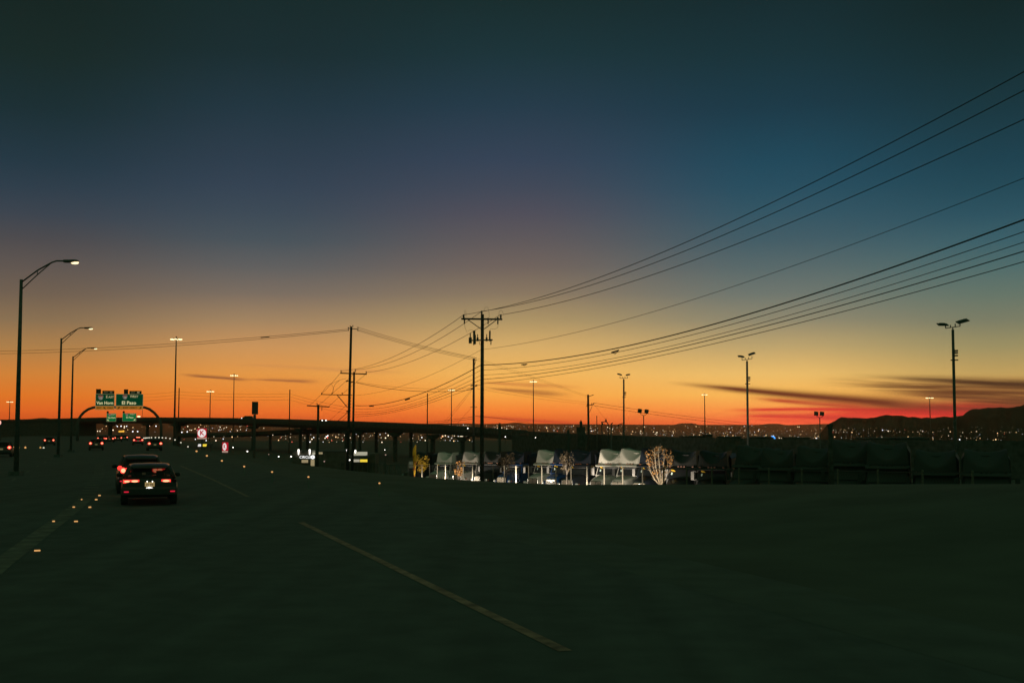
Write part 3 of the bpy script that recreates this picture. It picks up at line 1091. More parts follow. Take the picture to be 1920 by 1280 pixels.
GL = 'wires sagging from the tall crossarm pole down to the poles at left'
L_W = [((869.5, 590), (780, 647.5), (641, 695), 0.021, 'upper of three wires sagging left from the tall crossarm pole'),
       ((903.3, 583.5), (780, 659), (666.4, 693), 0.021, 'middle of three wires sagging left from the tall crossarm pole'),
       ((938, 590), (780, 674), (687.5, 698), 0.021, 'lower of three wires sagging left from the tall crossarm pole'),
       ((903, 655), (780, 714), (664, 741), 0.013, 'thin lone wire sagging left below the upper three'),
       ((902, 684), (780, 741), (664, 760), 0.034, 'thick dark cable sagging left from the tall crossarm pole'),
       ((902, 693.5), (780, 749), (664, 766.5), 0.017, 'thin cable just below the thick one, sagging left'),
       ((902, 703), (780, 755), (664, 771.5), 0.016, 'third cable of the lower bundle sagging left'),
       ((902, 711), (780, 759), (664, 776.5), 0.022, 'fourth cable of the lower bundle sagging left'),
       ((902, 720), (780, 762.5), (664, 780.8), 0.017, 'lowest cable of the bundle sagging left')]
for a_, m_, c_, r, lab in L_W:
    a = P(*a_, 99.75)
    c = P(*c_, 151.8)
    wire3(lab, (a, PV(*m_, a, c), c), r, 0, 1, GL, 30)
t_ = ST(P(902, 684, 99.7).x, P(902, 684, 99.7).y)[1]
for x0, y0, x1, y1, lab in [(693, 761.2, 700, 761, 'dark sleeve on the thick left cable near the paired poles'), (760, 749.5, 768, 747, 'dark sleeve on the thick left cable midway along its span')]:
    tag(MB().tube([PT(x0, y0, t_), PT(x1, y1, t_)], 0.075, 6).build('cable_splice', M_wire), lab, 'splice')

GB = 'wires between the paired poles and the short pole at left'
for a_, m_, c_, lab in [((640, 697), (604, 737.5), (580, 760), 'left wire dropping from the crossarm pole to the short thick pole'), ((664, 700), (623, 737.5), (598, 759), 'middle wire dropping from the crossarm pole to the short thick pole'),
                        ((685, 702), (642, 738.5), (616, 762), 'right wire dropping from the crossarm pole to the short thick pole')]:
    a, c = P(*a_, 151.8), P(*c_, 177.8)
    wire3(lab, (a, PV(*m_, a, c), c), 0.02, 0, 1, GB, 20)
for y0, y1, r, lab in [(771, 818, 0.04, 'thick cable dropping left behind the overpass from the paired poles'), (778, 824, 0.02, 'thin cable dropping left beside the thick one behind the overpass'), (755, 806, 0.015, 'fine wire dropping left of the paired poles toward the overpass')]:
    a, c = P(655, y0 - 1, 153), P(596, y1, 178)
    wire3(lab, (a, (a + c) / 2 - Vector((0, 0, 0.1)), c), r, 0, 1, GB, 12)

GA = 'long spans hung from the tallest pole at left'
a = P(654, 617, 157.8)
e = P(0, 658, 214)
wire3('upper of the paired wires from the tallest pole out past the left edge', (a, PV(340, 643, a, e), e), 0.028, 0, 1.4, GA, 40)
a = P(654, 619.5, 157.8)
e = P(0, 663, 214)
o, _ = wire3('lower of the paired wires from the tallest pole out past the left edge', (a, PV(340, 647.3, a, e), e), 0.028, 0, 1.4, GA, 40)
tag(MB().tube([PV(489, 632.8, a, e), PV(505, 631.5, a, e)], 0.06, 6).build('cable_splice', M_wire), 'small sleeve on the paired wires left of the tallest pole', 'splice')
for k, (y0, y1) in enumerate([(613.5, 670), (617, 672), (619.5, 675)]):
    a, e = P(671, y0, 157.8), P(891, y1, 149.8)
    wire3(['top', 'middle', 'bottom'][k] + ' wire of the close bundle from the tallest pole to the slim pole', (a, (a + e) / 2 + Vector((0, 0, -0.25)), e), 0.022, 0, 1, GA, 24)
for k, (y0, ym, y1, lab) in enumerate([(716, 733.5, 730.5, 'sagging dark span from the tallest pole low to the slim pole'), (715, 728.3, 727, 'thinner span above the sagging one, tallest pole to slim pole')]):
    a, e = P(668, y0 + 1, 157.8), P(884, y1, 149.8)
    wire3(lab, (a, PV(790, ym, a, e), e), 0.03 if k == 0 else 0.016, 0, 1, GA, 24)
for k, (y0, y1) in enumerate([(671, 741.5), (674.5, 744)]):
    a, e = P(893, y0, 149.8), P(1101, y1, 175)
    wire3(['upper', 'lower'][k] + ' faint wire from the slim pole across to the short stub-arm pole', (a, (a + e) / 2 + Vector((0, 0, 0.05)), e), 0.013, 0, 1, GA, 16)
for k, (y0, y1) in enumerate([(721, 754), (728, 757.5)]):
    a, e = P(893, y0, 149.8), P(1101, y1, 175)
    wire3(['upper', 'lower'][k] + ' low faint wire from the slim pole to the short stub-arm pole', (a, (a + e) / 2 + Vector((0, 0, -0.2)), e), 0.012, 0, 1, GA, 16)
for k, (y0, y1) in enumerate([(755, 795), (760, 800)]):
    a, e = P(1113, y0, 175), P(1440, y1 + 2, 225)
    wire3(['upper', 'lower'][k] + ' faint wire descending right from the short stub-arm pole', (a, (a + e) / 2 + Vector((0, 0, -0.25)), e), 0.026, 0, 1, GA, 16)
for k, (x0, y0, x1, y1, lab) in enumerate([(883, 731, 832, 792, 'left guy wire slanting down from the slim pole'), (884, 733, 838, 792, 'right guy wire slanting down from the slim pole'), (884, 764, 856, 795, 'short guy wire low on the slim pole'),
                                           (1115, 759, 1136, 787, 'guy wire from the stub-arm pole down to the arched pipes')]):
    D = 149 if k < 3 else 175
    tag(MB().tube([P(x0, y0, D), P(x1, y1, D + 6)], 0.014, 5).build('guy_wire', M_wire), lab, 'cable')
for k, (x0, y0, x1, y1, xm, ym) in enumerate([(886, 781, 800, 791.5, 850, 786), (886, 785, 820, 793, 855, 788.5), (891, 779.5, 1010, 797, 940, 784.5)]):
    a, e = P(x0, y0, 149.8), P(x1, y1, 210)
    wire3(['upper low cable running left from the slim pole', 'lower low cable running left from the slim pole', 'low cable running right from the slim pole past the tall pole'][k], (a, PV(xm, ym, a, e), e), 0.022, 0, 1, GA, 16)
GF = 'faint wires strung between the bare thin poles'
for k, (y0, y1, y2) in enumerate([(732, 737, 764), (738, 742, 770), (744, 748, 776)]):
    a, e = P(336.5, y0 + 2, 559), P(543.5, y1 + 1, 439)
    wire3(['top', 'middle', 'bottom'][k] + ' faint wire between the two bare thin poles at left', (a, (a + e) / 2 + Vector((0, 0, -0.6)), e), 0.035, 0, 1, GF, 20)
    e2 = P(655, y2, 300)
    wire3(['top', 'middle', 'bottom'][k] + ' faint wire falling right from the bare pole by the pylon sign', (e, (e + e2) / 2 + Vector((0, 0, -0.3)), e2), 0.03, 0, 1, GF, 14)
    a2 = P(200, y0 + 8, 620)
    wire3(['top', 'middle', 'bottom'][k] + ' faint wire reaching left behind the overhead signs', (a, (a + a2) / 2 + Vector((0, 0, -0.6)), a2), 0.035, 0, 1, GF, 14)

# ------------------------------------------------------------------ lot lights, floodlight posts
LG = 'twin-headed lights standing over the truck lot'
M_led = mat('led_panel', (0.078, 0.085, 0.078), 0.6, var=0.1)
for k, (xb, xt, yt, D, sc, lab, lx, rx, cy) in enumerate([
        (1789.5, 1786.5, 618, 66, 1.0, 'tallest twin-headed lot light standing before the mountain at right', ((1758, 608.2), (1777, 608.6)), ((1794.5, 605), (1815, 599.3)), 674),
        (1401.5, 1400.6, 677, 96, 0.69, 'middle twin-headed lot light rising through the cloud streaks', ((1383.5, 667.6), (1395.5, 669)), ((1403.5, 665.5), (1415.5, 661.2)), 718.5),
        (1169, 1169.5, 711, 133, 0.52, 'smallest twin-headed lot light, between the stub-arm pole and the floodlights', ((1157.5, 700.6), (1166, 703)), ((1173.5, 703.2), (1181.5, 701.6)), 744)]):
    p = Pole('lot_light', lab, xb, xt, yt, D, 5.6 * sc ** 0.75, LG, M_steel)
    cx = xt
    yb_ = yt - 4 * sc
    tl = 0 if k == 2 else 1
    b = MB()
    p.bar(b, (cx, yt), (cx, yb_ - 1 * sc), 2.2 * sc)
    p.bar(b, (cx - 13.5 * sc, yb_ + 1.3 * sc * tl), (cx + 13.5 * sc, yb_ - 2.6 * sc * tl), 1.7 * sc)
    for dx, up in ((-13.5, 7.5), (-4.5, 5), (4.5, 6), (13.5, 7.5)):
        yy = yb_ - 0.6 * sc * tl - dx * 0.145 * sc * tl
        p.bar(b, (cx + dx * sc, yy), (cx + dx * sc, yy - up * sc), 1.9 * sc)
    b.build('bracket', M_steel, p.o)
    for (h0, h1) in (lx, rx):
        q0, q1 = p.L(*h0), p.L(*h1)
        mid = (q0 + q1) / 2
        d = q1 - q0
        ang = math.atan2(d.z, d.x)
        rot = Matrix.Rotation(-ang, 3, 'Y') @ Matrix.Rotation(R(22), 3, 'X')
        b = MB()
        b.box(mid, (d.length, d.length * 0.62, 0.055), rot)
        b.box(mid + Vector((0, 0, 0.03)), (d.length * 0.55, d.length * 0.35, 0.09), rot)
        b.build('lamp_head', M_led, p.o)
    b = MB()
    p.bar(b, (cx + 1, cy + 1 * sc), (cx + 1, cy - 19 * sc), 2.0 * sc, -0.15)
    for dy, w in ((-16, 5), (-12, 4.6), (-7, 4.2)):
        p.bar(b, (cx + 1, cy + dy * sc), (cx + 1 + 6.6 * sc, cy + (dy - 0.5) * sc), w * sc * 0.75, -0.15)
    b.build('camera_cluster', M_dark, p.o)
    b = MB()
    p.bar(b, (cx - 6.5 * sc, cy + 1.5 * sc), (cx + 7.5 * sc, cy + 1 * sc), 2.4 * sc, -0.2)
    b.build('camera_arm', M_dark, p.o)

for x, yt, D, hd, lab in [(1206.8, 778, 150, ((1199.5, 770), (1212.3, 771)), 'post with two square floodlight heads left of the sparse lit tree'),
                          (1537, 782, 140, ((1530.3, 775), (1541.2, 775.3)), 'post with two square floodlight heads against the red clouds')]:
    p = Pole('floodlight_post', lab, x, x, yt, D, 1.9, None, M_steel)
    del p.o['category']
    p.o['category'] = 'floodlight'
    b = MB()
    pts = []
    for q in range(9):
        a = math.pi * q / 8
        pts.append(p.L(x - 5.6 * math.cos(a), yt - 3.2 + 3.6 * math.sin(a)))
    pts = [p.L(x - 5.7, yt - 5.5)] + pts + [p.L(x + 5.7, yt - 5.5)]
    b.tube(pts, 0.5 * p.u, 6)
    b.build('yoke', M_steel, p.o)
    for hx, hy in hd:
        b = MB()
        rot = Matrix.Rotation(R(8), 3, 'Y') @ Matrix.Rotation(R(-20), 3, 'X')
        c = p.L(hx, hy)
        b.box(c, (7.4 * p.u, 3.2 * p.u, 7.0 * p.u), rot)
        b.box(c + Vector((0, 0.12, 0)), (5 * p.u, 4.0 * p.u, 5 * p.u), rot)
        b.build('lamp_head', M_led, p.o)

# dark yard silhouettes above the ramp wall
base = P(1090, 800, 205)
g = H(base.x, 205)
u = 205 / F
o = thing('chimney_block', 'dark stepped block with a narrow chimney top left of the stub-arm pole', 'building', (base.x, 205, g))
z = lambda y, D=205: P(960, y, D).z - g
MB().box((0, 2, z(800) / 2), (14.5 * u, 3, z(800))).build('block', M_conc, o)
MB().box((0.05, 2, (z(800) + z(790.5)) / 2), (4.6 * u, 1.2, z(790.5) - z(800))).tube([(0.05, 2, z(790.5)), (0.05, 2, z(787))], [2.0 * u, 0.5 * u], 8).build('chimney', M_conc, o)
base = P(937, 800, 240)
g = H(base.x, 240)
u = 240 / F
tag(MB().tube([(0, 0, 0), (0, 0, EYE - g - 0.35), (0, 0, EYE - g), (0, 0, EYE - g + 0.3)], [2.6 * u, 2.6 * u, 2.0 * u, 0.9 * u], 10).build('vent_stack', M_dark, loc=(base.x, 240, g)), 'small dark dome-topped stack right of the tall crossarm pole on the skyline', 'stack')
base = P(1065.5, 800, 200)
g = H(base.x, 200)
u = 200 / F
tag(MB().tube([(0, 0, 0), (0, 0, z(808, 200)), (0, 0, z(805, 200))], [2.6 * u, 2.6 * u, 1.6 * u], 8).build('vent_stack', M_dark, loc=(base.x, 200, g)), 'lower dark stack left of the stepped chimney block', 'stack')
D = 190
p = Pole('yard_post', 'plain thin yard post between the stub-arm pole and the arched pipes', 1119, 1119, 779, D, 1.6, None, M_steel)
base = P(1134, 800, D)
g = H(base.x, D)
o = thing('arched_pipe', 'pair of gooseneck pipes joined by a dark finial at the skyline', 'pipe frame', (base.x, D, g))
Lq = lambda x, y: P(x, y, D) - Vector((base.x, D, g))
MB().tube([Lq(1128.4, 830), Lq(1128.4, 795), Lq(1129.6, 791.6), Lq(1132, 790.4), Lq(1135, 790), Lq(1138, 791), Lq(1140, 794), Lq(1141.2, 800), Lq(1141.2, 830)], 0.075, 8).build('pipe', M_steel, o, True)
MB().ball(Lq(1136.2, 788.6), 0.16, (1, 1, 1.9), 8).tube([Lq(1136.2, 786), Lq(1136.2, 783.6)], 0.04, 6).build('finial', M_dark, o)
MB().tube([Lq(1128, 791.6), Lq(1131, 795.6)], 0.11, 6).tube([Lq(1127, 791.4), Lq(1130, 790.6)], 0.07, 6).tube([Lq(1133.5, 794), Lq(1134.5, 797.5)], 0.06, 6).build('fitting', M_dark, o)
p = Pole('floodlight_post', 'short stub post with a single tilted floodlight beside the arched pipes', 1146, 1146, 797, 185, 2.6, None, M_steel)
p.o['category'] = 'floodlight'
b = MB(); b.box(p.L(1147.3, 793.6), (4.6 * p.u, 0.2, 1.8 * p.u), Matrix.Rotation(R(-24), 3, 'Y')); p.bar(b, (1146, 797.5), (1147, 794), 0.8); b.build('lamp_head', M_led, p.o)
o3 = [o_ for o_ in col.objects if o_.get('label', '').startswith('smallest twin')][0]
b = MB()
b.tube([P(1168, 793.4, 133) - o3.location, P(1163, 794.6, 133) - o3.location, P(1159.6, 796, 133) - o3.location, P(1158.6, 799.4, 133) - o3.location], 0.055, 6)
b.build('gooseneck_arm', M_steel, o3)

# low flat roofs showing over the ramp wall
for k, (x0, x1, yt, D, lab) in enumerate([(1283, 1319, 817.2, 200, 'low flat dark roof left of the square rooftop box'), (1326, 1336, 814.2, 198, 'square dark rooftop box between two flat roofs'), (1356, 1389, 818.2, 192, 'flat dark roof just left of the middle lot light'),
                                        (1417, 1448, 818.8, 186, 'flat dark roof beneath the blue lit arc'), (1480, 1518, 819.6, 180, 'flat dark roof left of the second floodlight post'), (1624, 1680, 820.5, 168, 'long flat dark roof right of the thick wooden post'), (1690, 1742, 820, 166, 'flat dark roof under the mountain foot by the small mast light')]):
    a, c = P(x0, yt, D), P(x1, yt, D)
    g = H(a.x, D)
    w = c.x - a.x
    o = thing('shed', lab, 'shed', ((a.x + c.x) / 2, D, g), 0, 'flat roofs beyond the ramp wall')
    h = a.z - g
    MB().box((0, 2.5, (h - 0.15) / 2), (w, 5, h - 0.15)).build('wall', M_conc, o)
    MB().box((0, 2.5, h - 0.075), (w + 0.25, 5.3, 0.15)).build('roof', M_dark, o)
M_blue = glow('blue_tube', (0.05, 0.33, 1.0), 1.6)
D = 190
base = P(1450, 822, D)
g = H(base.x, D)
o = thing('lit_arc_sign', 'small glowing blue arc sign on the dark skyline', 'sign', (base.x, D, g))
Lb = lambda x, y: P(x, y, D) - Vector((base.x, D, g))
MB().tube([(0.05, 0.1, 0), (0.05, 0.1, Lb(1450, 821).z)], 0.06, 6).build('post', M_dark, o)
MB().tube([Lb(1447, 818), Lb(1449, 817.8), Lb(1451, 818.6), Lb(1452.4, 820.4), Lb(1452.8, 823)], 0.11, 6).build('tube_light', M_blue, o)

D = 52
p = Pole('wooden_post', 'thick dark wooden post with a leaning top spike beneath the red clouds', 1556.5, 1556.5, 795.5, D, 9.5, None)
b = MB(); p.bar(b, (1551, 797.6), (1561.5, 796.8), 5.5); b.build('cap', M_wood, p.o)
b = MB(); p.bar(b, (1555, 796), (1563.6, 790), 1.6); b.build('spike', M_steel, p.o)

# ------------------------------------------------------------------ overhead signs
M_green = glow('sign_green', (0.0, 0.30, 0.115), 0.10, (0.0, 0.10, 0.045))  # sign faces, legends and borders emit weakly in place of headlight return
M_greenb = glow('sign_green_bright', (0.0, 0.36, 0.10), 0.30, (0.0, 0.12, 0.05))
M_greend = mat('sign_green_dark', (0.01, 0.10, 0.045), 0.6)
M_legend = glow('sign_legend', (1.0, 0.86, 0.46), 0.62, (0.6, 0.55, 0.4))
M_legend_dim = glow('sign_legend_dim', (0.9, 0.75, 0.42), 0.13, (0.4, 0.4, 0.3))
M_legend_soft = glow('sign_legend_soft', (0.95, 0.74, 0.40), 0.42, (0.5, 0.45, 0.3))
M_yellow = glow('sign_yellow', (1.0, 0.33, 0.03), 0.30, (0.5, 0.25, 0.02))
M_black = mat('sign_black', (0.02, 0.012, 0.006), 0.8)
M_border = glow('sign_border', (1.0, 0.78, 0.42), 0.18, (0.5, 0.45, 0.3))
M_brown = mat('sign_back_brown', (0.10, 0.055, 0.035), 0.8, var=0.2)
M_sred = glow('shield_red', (0.8, 0.16, 0.12), 0.22, (0.3, 0.05, 0.04))
M_sblue = glow('shield_blue', (0.35, 0.36, 0.42), 0.2, (0.1, 0.1, 0.25))
M_swhite = glow('shield_white', (0.85, 0.72, 0.62), 0.14, (0.5, 0.5, 0.5))

YAW = ALPHA          # signs face back along the freeway
D1 = 300.0


def arrow(mb, c, L_, ang, y, w):
    """flat slanted arrow on the sign face"""
    d = Vector((math.cos(ang), 0, math.sin(ang)))
    n_ = Vector((-d.z, 0, d.x))
    c = Vector((c[0], y, c[1]))
    a, e = c - d * L_ / 2, c + d * L_ / 2
    hb = e - d * L_ * 0.55
    vs = [a - n_ * w / 2, hb - n_ * w / 2, hb - n_ * w * 1.5, e, hb + n_ * w * 1.5, hb + n_ * w / 2, a + n_ * w / 2]
    vs2 = [v + Vector((0, 0.02, 0)) for v in vs]
    k = len(vs)
    mb.add(vs + vs2, [tuple(range(k)), tuple(range(2 * k - 1, k - 1, -1))] + [(i, i + k, (i + 1) % k + k, (i + 1) % k) for i in range(k)])


def shield(parent, cx, cz, w, y):
    s = thing_part('route_shield', parent)
    out = [(-0.5, 0.36), (-0.40, 0.50), (-0.2, 0.46), (0, 0.52), (0.2, 0.46), (0.40, 0.50), (0.5, 0.36), (0.52, 0.08), (0.42, -0.24), (0.2, -0.46), (0, -0.56), (-0.2, -0.46), (-0.42, -0.24), (-0.52, 0.08)]
    b = MB()
    b.cur = 0
    b.prism([(cx + x * w, cz + z_ * w) for x, z_ in out], 'y', y - 0.012, y)
    b.cur = 1
    b.prism([(cx + x * w, cz + z_ * w) for x, z_ in [(-0.44, 0.35), (-0.37, 0.44), (0, 0.46), (0.37, 0.44), (0.44, 0.35), (0.465, 0.20), (-0.465, 0.20)]], 'y', y - 0.02, y - 0.012)
    b.cur = 2
    b.prism([(cx + x * w, cz + z_ * w) for x, z_ in [(-0.47, 0.13), (0.47, 0.13), (0.38, -0.22), (0.18, -0.42), (0, -0.5), (-0.18, -0.42), (-0.38, -0.22)]], 'y', y - 0.02, y - 0.012)
    me = b.build('route_shield', [M_swhite, M_sred, M_sblue], parent)
    text_mesh('10', w * 0.62, M_legend_soft, me, 'numeral', (cx, y - 0.025, cz - 0.12 * w), bold=0.01)
    return me


def thing_part(n_, p_):
    return None


def px2local(o, ang, px, py, D):
    v = P(px, py, D) - o.location
    return Vector((v.x * math.cos(ang) + v.y * math.sin(ang), 0, v.z))


def guide_sign(o, rect, D, small, title, dest, kind):
    """rect in photograph pixels (x0, y0, x1, y1)"""
    x0, y0, x1, y1 = rect
    a, c = px2local(o, YAW, x0, y1, D), px2local(o, YAW, x1, y0, D)
    w, h = c.x - a.x, c.z - a.z
    cx, cz = (a.x + c.x) / 2, (a.z + c.z) / 2
    gm = M_greenb if small else M_green
    pn = MB().box((cx, -0.45, cz), (w, 0.08, h)).build('sign_panel', M_border, o)
    e = 0.09 if not small else 0.13
    yb = 0.0 if small else h * 0.235
    MB().box((cx, -0.50, cz + yb / 2), (w - 2 * e, 0.05, h - yb - 2 * e)).build('green_face', gm, pn)
    Y = -0.535
    if not small:
        MB().box((cx, -0.50, a.z + yb / 2 + e / 2 - 0.02), (w - 2 * e, 0.05, yb - e)).build('yellow_band', M_yellow, pn)
        zb = a.z + yb / 2 + e / 2 - 0.02
        ab = MB()
        if kind == 'left':
            text_mesh('EXIT', 0.60, M_black, pn, 'lettering', (cx - w * 0.30, Y, zb), sx_=0.95, bold=0.01)
            text_mesh('ONLY', 0.60, M_black, pn, 'lettering', (cx + w * 0.29, Y, zb), sx_=0.95, bold=0.01)
            arrow(ab, (cx - w * 0.02, zb), 0.75, R(135), Y, 0.16)
        else:
            text_mesh('EXIT ONLY', 0.62, M_black, pn, 'lettering', (cx + w * 0.02, Y, zb), sx_=1.12, bold=0.01)
            arrow(ab, (cx - w * 0.385, zb), 0.8, R(50), Y, 0.16)
            arrow(ab, (cx + w * 0.41, zb), 0.8, R(50), Y, 0.16)
        ab.build('arrow', M_black, pn)
        zt, zd, ts = a.z + h * 0.83, a.z + h * 0.42, 0.80
        if kind == 'left':
            shield(pn, cx - w * 0.23, a.z + h * 0.76, 1.25, -0.525)
            text_mesh(title[0], 0.95, M_legend_soft, pn, 'lettering', (cx + w * 0.04, Y, zt - 0.1), 'LEFT', bold=0.012)
            text_mesh(title[1:], 0.78, M_legend_soft, pn, 'lettering', (cx + w * 0.04 + 0.62, Y, zt - 0.15), 'LEFT', bold=0.012)
            text_mesh(dest, 1.12, M_legend, pn, 'lettering', (cx, Y, zd + 0.03), sx_=0.93, bold=0.022)
        else:
            shield(pn, cx - w * 0.17, a.z + h * 0.80, 1.15, -0.525)
            text_mesh(title[0], 0.95, M_legend_soft, pn, 'lettering', (cx + w * 0.01, Y, zt + 0.05), 'LEFT', bold=0.012)
            text_mesh(title[1:], 0.78, M_legend_soft, pn, 'lettering', (cx + w * 0.01 + 0.86, Y, zt), 'LEFT', bold=0.012)
            text_mesh(dest, 1.2, M_legend, pn, 'lettering', (cx - w * 0.02, Y, zd + 0.05), sx_=1.06, bold=0.024)
    else:
        shield(pn, cx - w * 0.18, a.z + h * 0.83, 1.35, -0.525)
        text_mesh(title, 0.95, M_legend_soft, pn, 'lettering', (cx + w * 0.20, Y, a.z + h * 0.85), bold=0.012)
        text_mesh(dest, 1.25, M_legend, pn, 'lettering', (cx + w * 0.03, Y, a.z + h * 0.48), bold=0.02, sx_=1.0 if kind == 'right' else 0.76)
        ab = MB()
        if kind == 'left':
            arrow(ab, (cx - w * 0.33, a.z + h * 0.17), 1.1, R(135), Y, 0.26)
        else:
            arrow(ab, (cx + w * 0.38, a.z + h * 0.19), 1.2, R(45), Y, 0.26)
        ab.build('arrow', M_legend, pn)
    return pn


base = P(223, 795, D1)
base.z = H(base.x, base.y)
gt = thing('sign_gantry', 'arched tube gantry over the freeway carrying the two large green guide signs', 'gantry', base, YAW)
g_pts = [(145.5, 830), (146, 796), (148, 786), (152, 779), (158, 772.5), (166, 767), (175, 764), (185, 763), (262, 763), (272, 763.3), (281, 766.5), (290, 773), (297, 781), (301.5, 789), (303.5, 798), (304, 830)]
MB().tube([px2local(gt, YAW, x, y, D1) for x, y in g_pts], 0.36, 10).build('arch_tube', M_steel, gt, True)
for lab, rect, tt, de, kd, tab, box in [('large green guide sign for Van Horn, left one on the arch', (178.5, 738.3, 215, 768.3), 'EAST', 'Van Horn', 'left', (191.8, 732.4, 214.5, 738.3), (180, 729.6, 189.5, 738.3)),
                                       ('large green guide sign for El Paso, right one on the arch', (216.6, 738.3, 269.2, 767.8), 'WEST', 'El Paso', 'right', (242.6, 732.4, 266, 738.3), (232.2, 729.6, 240.5, 738.3))]:
    o = thing('guide_sign', lab, 'road sign', base, YAW, 'green guide signs over the freeway')
    guide_sign(o, rect, D1, False, tt, de, kd)
    a, c = px2local(o, YAW, tab[0], tab[3], D1), px2local(o, YAW, tab[2], tab[1], D1)
    tb = MB().box(((a.x + c.x) / 2, -0.45, (a.z + c.z) / 2), (c.x - a.x, 0.07, c.z - a.z)).build('exit_tab', M_greend, o)
    text_mesh('EXIT', 0.5, M_legend_dim, tb, 'lettering', (a.x + (c.x - a.x) * 0.30, -0.50, (a.z + c.z) / 2))
    text_mesh('44', 0.62, M_legend_dim if kd == 'left' else M_legend_soft, tb, 'lettering', (a.x + (c.x - a.x) * 0.72, -0.50, (a.z + c.z) / 2), bold=0.01)
    a, c = px2local(o, YAW, box[0], box[3], D1), px2local(o, YAW, box[2], box[1], D1)
    bx = MB().box(((a.x + c.x) / 2, -0.4, (a.z + c.z) / 2), (c.x - a.x, 0.12, c.z - a.z)).build('equipment_box', M_brown, o)
    MB().tube([((a.x + c.x) / 2, -0.47, (a.z + c.z) / 2), ((a.x + c.x) / 2, -0.50, (a.z + c.z) / 2)], 0.34, 12).build('dial', M_dark, bx)
for lab, rect, tt, de, kd, box in [('small bright green sign for Van Horn on the overpass below the larger one', (199.5, 774.8, 218, 790), 'EAST', 'Van Horn', 'left', (200, 770.6, 204, 775)),
                                  ('small bright green sign for El Paso on the overpass, beside the tiny lamp', (229.2, 774.4, 255.8, 789.6), 'WEST', 'El Paso', 'right', (230, 770.4, 234, 774.6))]:
    Dd = 585
    bb = P((rect[0] + rect[2]) / 2, 795, Dd)
    bb.z = P(200, 789, Dd).z
    o = thing('guide_sign', lab, 'road sign', bb, YAW, 'green guide signs over the freeway')
    guide_sign(o, rect, Dd, True, tt, de, kd)
    a, c = px2local(o, YAW, box[0], box[3], Dd), px2local(o, YAW, box[2], box[1], Dd)
    MB().box(((a.x + c.x) / 2, -0.4, (a.z + c.z) / 2), (c.x - a.x, 0.12, c.z - a.z)).build('equipment_box', M_brown, o)
    k_ = px2local(o, YAW, (rect[0] + rect[2]) / 2, (rect[1] + rect[3]) / 2, Dd)
    MB().box((k_.x - 1.2, 3.5, k_.z), (0.15, 7.6, 0.15)).box((k_.x + 1.2, 3.5, k_.z), (0.15, 7.6, 0.15)).build('mounting_arm', M_steel, o)

# dark pylon sign
D = 280
base = P(477.2, 800, D)
g = H(base.x, D)
o = thing('pylon_sign', 'unlit dark box sign on a thick column above the overpass', 'sign', (base.x, D, g), R(12))
u = D / F
zt = lambda y: P(477, y, D).z - g
MB().tube([(0, 0, -0.5), (0, 0, zt(777))], 2.6 * u, 10).build('column', M_dark, o)
bx = MB().box((0.05, 0, (zt(752.8) + zt(776.6)) / 2), (11.5 * u, 4.6 * u, zt(752.8) - zt(776.6))).build('sign_box', M_conc, o)
MB().box((0.05, -2.36 * u, (zt(752.8) + zt(776.6)) / 2), (10.6 * u, 0.05, zt(753.6) - zt(775.8))).build('sign_face', M_dark, bx)

# ------------------------------------------------------------------ filling station with round signs
M_pred = glow('pylon_red', (0.62, 0.012, 0.03), 0.62, (0.4, 0.02, 0.03))
M_pwhite = glow('pylon_white', (1.0, 0.93, 0.92), 0.80, (0.7, 0.7, 0.7))
M_ppink = glow('pylon_pink', (1.0, 0.62, 0.50), 0.40, (0.6, 0.4, 0.35))
M_pyellow = glow('canopy_yellow', (1.0, 0.72, 0.06), 0.9, (0.6, 0.45, 0.05))
M_pdred = glow('price_red', (1.0, 0.08, 0.06), 1.3, (0.4, 0.03, 0.03))


def disc(parent, name, c, r, y0, y1, m, sxq=1.0):
    return MB().prism([(c.x + r * sxq * math.cos(q * math.pi / 14), c.z + r * math.sin(q * math.pi / 14)) for q in range(28)], 'y', y0, y1).build(name, m, parent)


D = 275
base = P(378.4, 812, D)
g = H(base.x, D)
o = thing('pylon_sign', 'tall red lit sign with a white disc and K, left of the smaller one', 'sign', (base.x, D, g), 0)
u = D / F
Ls = lambda x, y, D=D: Vector((P(x, y, D).x - base.x, 0, P(x, y, D).z - g))
MB().tube([(0, 0.3, 0), (0, 0.3, Ls(378, 803).z)], 0.22, 8).build('column', M_dark, o)
bx = MB().box(Ls(378.4, 811.3) + Vector((0, 0.15, 0)), (16.6 * u, 0.4, 16.8 * u)).build('sign_box', M_pred, o)
disc(bx, 'disc', Ls(378.6, 811.6), 7.7 * u, -0.09, -0.05, M_pwhite)
text_mesh('K', 12.5 * u, M_pred, bx, 'lettering', Ls(378.9, 811.6) + Vector((0, -0.12, 0)), bold=0.05)
MB().box(Ls(378.4, 821.2) + Vector((0, 0.1, 0)), (17 * u, 0.3, 3.0 * u)).build('lower_panel', M_ppink, o)

